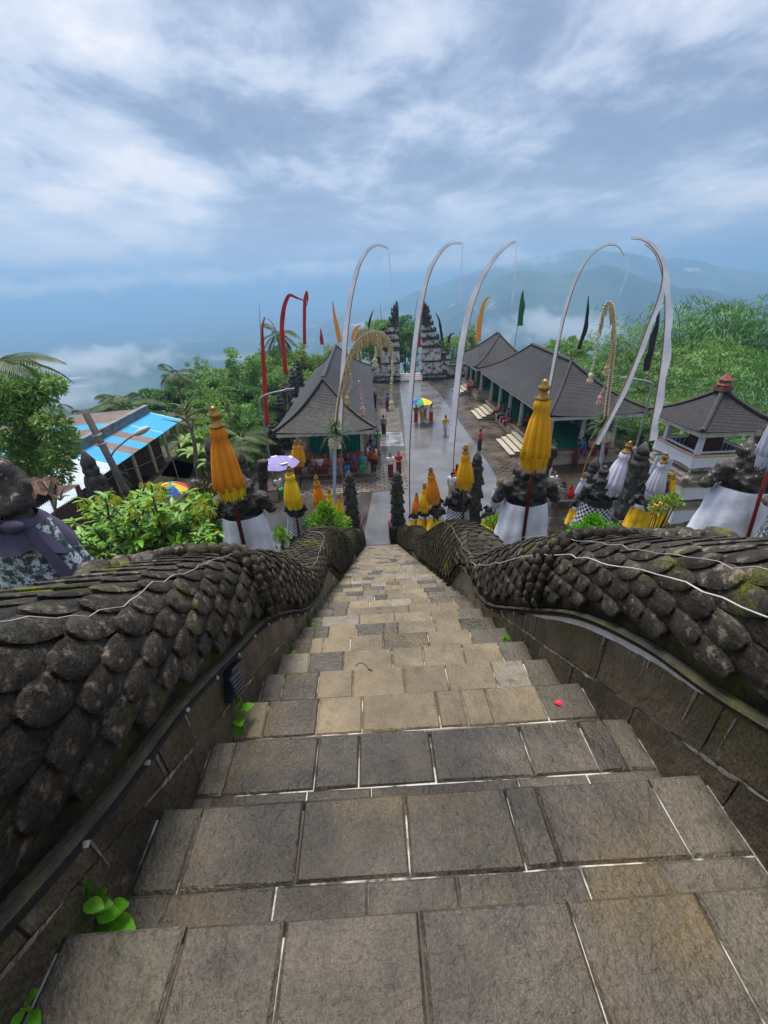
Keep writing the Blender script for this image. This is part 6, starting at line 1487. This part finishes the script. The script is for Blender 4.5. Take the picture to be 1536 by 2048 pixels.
def small_shrub(pxs, Y, n, L_, m, label, cat='shrub', flowers=None, zup=0, name='low_shrub'):
    """pxs: (px, py, radius px) lobes"""
    c0 = np.array(A(pxs[0][0], pxs[0][1], Y)); zg = hz(c0[0], Y)-.1; root = empty(name, (c0[0], Y, zg), label, cat); off = np.array(root.location); parts = []; r = np.random.default_rng(len(label)); st_ = MB()
    for (px, py, rr) in pxs:
        c = np.array(A(px, py, Y+r.uniform(-.2, .2))); R_ = rr*Mpx(c); k = n//len(pxs); q = r.normal(size=(k, 3)); q /= np.linalg.norm(q, axis=1)[:, None]; q *= (r.uniform(0, 1, k)**.4)[:, None]*R_
        parts.append(leaves(c+q-off, q/R_+r.normal(size=(k, 3))*.4+np.array([0, 0, .5]), r.uniform(.7, 1.3, k)*L_, r.uniform(.35, .55, k)*L_, r.normal(size=(k, 3))*.5+np.array([0, 0, 1])))
        for j in range(5): st_.tube([off+np.array([r.uniform(-.1, .1), 0, 0]), c+q[j]*.6], [.015, .006], 4)
    V, F = merge(parts); link('foliage', npmesh('foliage', V, F, m), root); st_.build('stems', bark_m, root, world=True)
    if flowers:
        fb = MB()
        for (px, py) in flowers: c = A(px, py, Y-.15); [fb.ell(c+np.array([math.cos(a)*.03, 0, math.sin(a)*.03]), (.03, .02, .03), 6, 4) for a in (0, 2, 4)]
        fb.build('flowers', cloth_y, root, True, world=True)
small_shrub([(655, 1040, 26), (630, 1045, 20), (680, 1048, 22), (650, 1020, 14)], 11.5, 1600, .12, LF[3], 'bushy bright green shrub under the small umbrellas left of the stairs', flowers=[(645, 1052), (690, 1035)])
small_shrub([(1190, 1062, 26), (1160, 1068, 22), (1220, 1068, 22), (1185, 1045, 16)], 5.2, 2600, .055, LF[5], 'dense bright green shrub behind the right balustrade')
small_shrub([(985, 1050, 18), (1000, 1040, 12)], 8.2, 320, .09, LF[3], 'thin yellow flowering plant left of the large white wrapped guardian', 'plant', [(992, 1048), (1003, 1026), (985, 1062), (975, 1058)], name='flowering_plant')
small_shrub([(425, 1060, 26), (410, 1010, 22), (430, 1090, 22)], 6.6, 900, .10, LF[3], 'yellow flowering plant left of the guardian with the orange umbrella', 'plant', [(423, 1075), (418, 1090), (432, 1060), (408, 1086)], name='flowering_plant')
small_shrub([(405, 985, 20), (430, 1000, 18)], 8.5, 500, .12, LF[7], 'reddish dry shrub beside the orange umbrella fringe')
small_shrub([(1320, 1010, 20), (1345, 1005, 16)], 7.6, 420, .09, LF[2], 'orange and green potted plant below the shrine cloth', 'plant', [(1320, 1008), (1332, 1012), (1310, 1012)], name='flowering_plant')
small_shrub([(565, 1080, 14), (560, 1065, 10)], 7.5, 220, .09, LF[3], 'small weed beside the white clothed guardian on the left', 'plant', name='weed')
# weeds growing on the steps
WL = blade('leaf', None, 6, .62); weed_l = [vleaf('weed_leaf', (.10, .34, .015), (.16, .42, .03)), vleaf('weed_leaf_pale', (.25, .42, .04), (.32, .46, .06))]
def weed(P, items, label):
    root = empty('weed', P, label, 'plant')
    for k, (a, el, L_, w, h, yl) in enumerate(items):
        d = Vector((math.cos(R(a))*math.cos(R(el)), math.sin(R(a))*math.cos(R(el)), math.sin(R(el)))); b = d*(.25*L_)+Vector((0, 0, h)); MB().tube([(0, 0, 0), tuple(b*.5+Vector((0, 0, h*.3))), tuple(b)], .0022, 5).build('stalk', weed_l[1], root)
        link('leaf', WL, root, b, d.to_track_quat('Y', 'Z').to_euler(), (L_*w, L_, L_), weed_l[yl])
wp = G(255, 1868, nose(0)[1]-RI); wp = on_step(232, 1850, 1)
weed(tuple(G(215, 1868, nose(1)[1])), [(265, 35, .15, 1.15, .05, 0), (215, 40, .12, 1.2, .05, 0), (300, 25, .11, 1.2, .03, 0), (330, 8, .09, 1.1, .01, 1), (200, 5, .07, 1.2, .01, 1), (10, 35, .07, 1, .06, 0), (25, 55, .06, 1.1, .10, 0), (350, 20, .075, 1.0, .04, 0), (60, 60, .05, 1, .13, 0), (100, 50, .05, 1, .16, 0), (140, 60, .05, 1, .18, 0), (315, 25, .06, 1, .05, 0), (0, 12, .05, 1, .09, 0), (5, 8, .045, 1, .13, 0), (350, 5, .045, 1, .16, 0)], 'broad leaved weed growing in the left corner of the lower step')
weed(tuple(G(480, 1446, nose(3)[1])), [(20, 20, .06, 1.2, .06, 0), (300, 30, .07, 1.2, .04, 0), (250, 10, .06, 1.2, .02, 0), (340, 40, .06, 1.2, .08, 0), (280, -10, .065, 1.1, 0.01, 0), (60, 50, .05, 1.1, .10, 0), (330, 60, .05, 1.1, .11, 0)], 'small leafy weed on the left wall foot below the black lamp')
weed(tuple(G(62, 2022, nose(0)[1])), [(300, 30, .03, 1, .03, 0), (20, 40, .03, 1, .03, 0), (330, 5, .03, 1, .01, 0)], 'tiny weed at the lower left corner of the nearest step')
for k, (side, y_, n_) in enumerate([(0, 1.9, 5), (0, 2.6, 7), (0, 3.9, 12), (0, 5.2, 16), (1, 2.0, 5), (1, 2.75, 8), (1, 3.6, 11)]):
    x = SX0+.02 if side == 0 else SX1-.02; sg_ = 0 if side == 0 else 180
    weed((x, y_, stair_z(y_)-.10), [(sg_+random.uniform(-60, 60), random.uniform(10, 60), random.uniform(.03, .06), 1.0, random.uniform(.01, .06), 0) for _ in range(7)], 'tuft of weed at the foot of the %s wall, %s down the steps' % (('left', 'right')[side], ('a few', 'some way', 'halfway', 'far')[k if k < 4 else k-4]))
# ---------------------------------------------------------------- the hazy air
def make_haze():
    mb = MB(); mb.box((0, 0, -30), (130000, 130000, 590))
    m = bpy.data.materials.new('haze_air'); m.use_nodes = True; nt = m.node_tree; nt.nodes.clear()
    o = nt.nodes.new('ShaderNodeOutputMaterial'); v = nt.nodes.new('ShaderNodeVolumePrincipled')
    v.inputs['Color'].default_value = HAZE_COL; v.inputs['Density'].default_value = HAZE_D; v.inputs['Anisotropy'].default_value = 0.35
    nt.links.new(v.outputs[0], o.inputs['Volume'])
    return tag(mb.build('haze', m), kind='stuff')
HAZE_D = 4.8e-4; HAZE_COL = (.36, .58, .83, 1)
make_haze()
CLOUDS = [(180, 722, 1300, 420, 260, 75, .03, 1), (70, 790, 950, 260, 200, 60, .02, 2), (1130, 655, 1600, 480, 260, 110, .025, 3), (470, 715, 1700, 220, 150, 30, .015, 4), (1020, 520, 2700, 620, 320, 105, .014, 5), (840, 528, 2750, 640, 320, 115, .012, 6), (640, 540, 2700, 680, 320, 110, .012, 9), (430, 556, 2800, 720, 320, 105, .010, 7), (200, 566, 2700, 700, 320, 100, .010, 8), (-20, 580, 2750, 600, 320, 90, .010, 11)]
# low cloud lying in the valley and on the mountain
def cloud(px, py, Rm, rx, ry, rz, dens, seed):
    d = ray(px, py); d = d/math.hypot(d[0], d[1]); P = CAM+d*Rm
    m = bpy.data.materials.new('cloud_vapour'); m.use_nodes = True; nt = m.node_tree; N = nt.nodes; L = nt.links; N.clear()
    o = N.new('ShaderNodeOutputMaterial'); v = N.new('ShaderNodeVolumePrincipled'); v.inputs['Color'].default_value = (.96, .97, 1, 1); v.inputs['Anisotropy'].default_value = .35
    t = N.new('ShaderNodeTexCoord'); ln = N.new('ShaderNodeVectorMath'); ln.operation = 'LENGTH'; L.new(t.outputs['Object'], ln.inputs[0])
    mp = N.new('ShaderNodeMapping'); mp.inputs['Location'].default_value = (seed*3.7, seed, 0); mp.inputs['Scale'].default_value = (rx/ry, 1, max(.5, rz/ry)); L.new(t.outputs['Object'], mp.inputs[0])
    n = N.new('ShaderNodeTexNoise'); n.inputs['Scale'].default_value = 3.0; n.inputs['Detail'].default_value = 5; n.inputs['Roughness'].default_value = .6; L.new(mp.outputs[0], n.inputs['Vector'])
    f = N.new('ShaderNodeMapRange'); f.inputs[1].default_value = 1.0; f.inputs[2].default_value = .15; f.inputs[3].default_value = -.34; f.inputs[4].default_value = .08; L.new(ln.outputs['Value'], f.inputs[0])
    a = N.new('ShaderNodeMath'); a.operation = 'ADD'; L.new(n.outputs['Fac'], a.inputs[0]); L.new(f.outputs[0], a.inputs[1])
    r = N.new('ShaderNodeMapRange'); r.inputs[1].default_value = .43; r.inputs[2].default_value = .72; r.inputs[3].default_value = 0; r.inputs[4].default_value = dens; L.new(a.outputs[0], r.inputs[0])
    L.new(r.outputs[0], v.inputs['Density']); L.new(v.outputs[0], o.inputs['Volume'])
    mb = MB(); mb.ell((0, 0, 0), (1, 1, 1), 20, 12); ob = mb.build('cloud', m); ob.location = tuple(P); ob.scale = (rx, ry, rz); ob.rotation_euler = (0, 0, -math.atan2(d[0], d[1])); return tag(ob, kind='stuff')
for a in CLOUDS: cloud(*a)
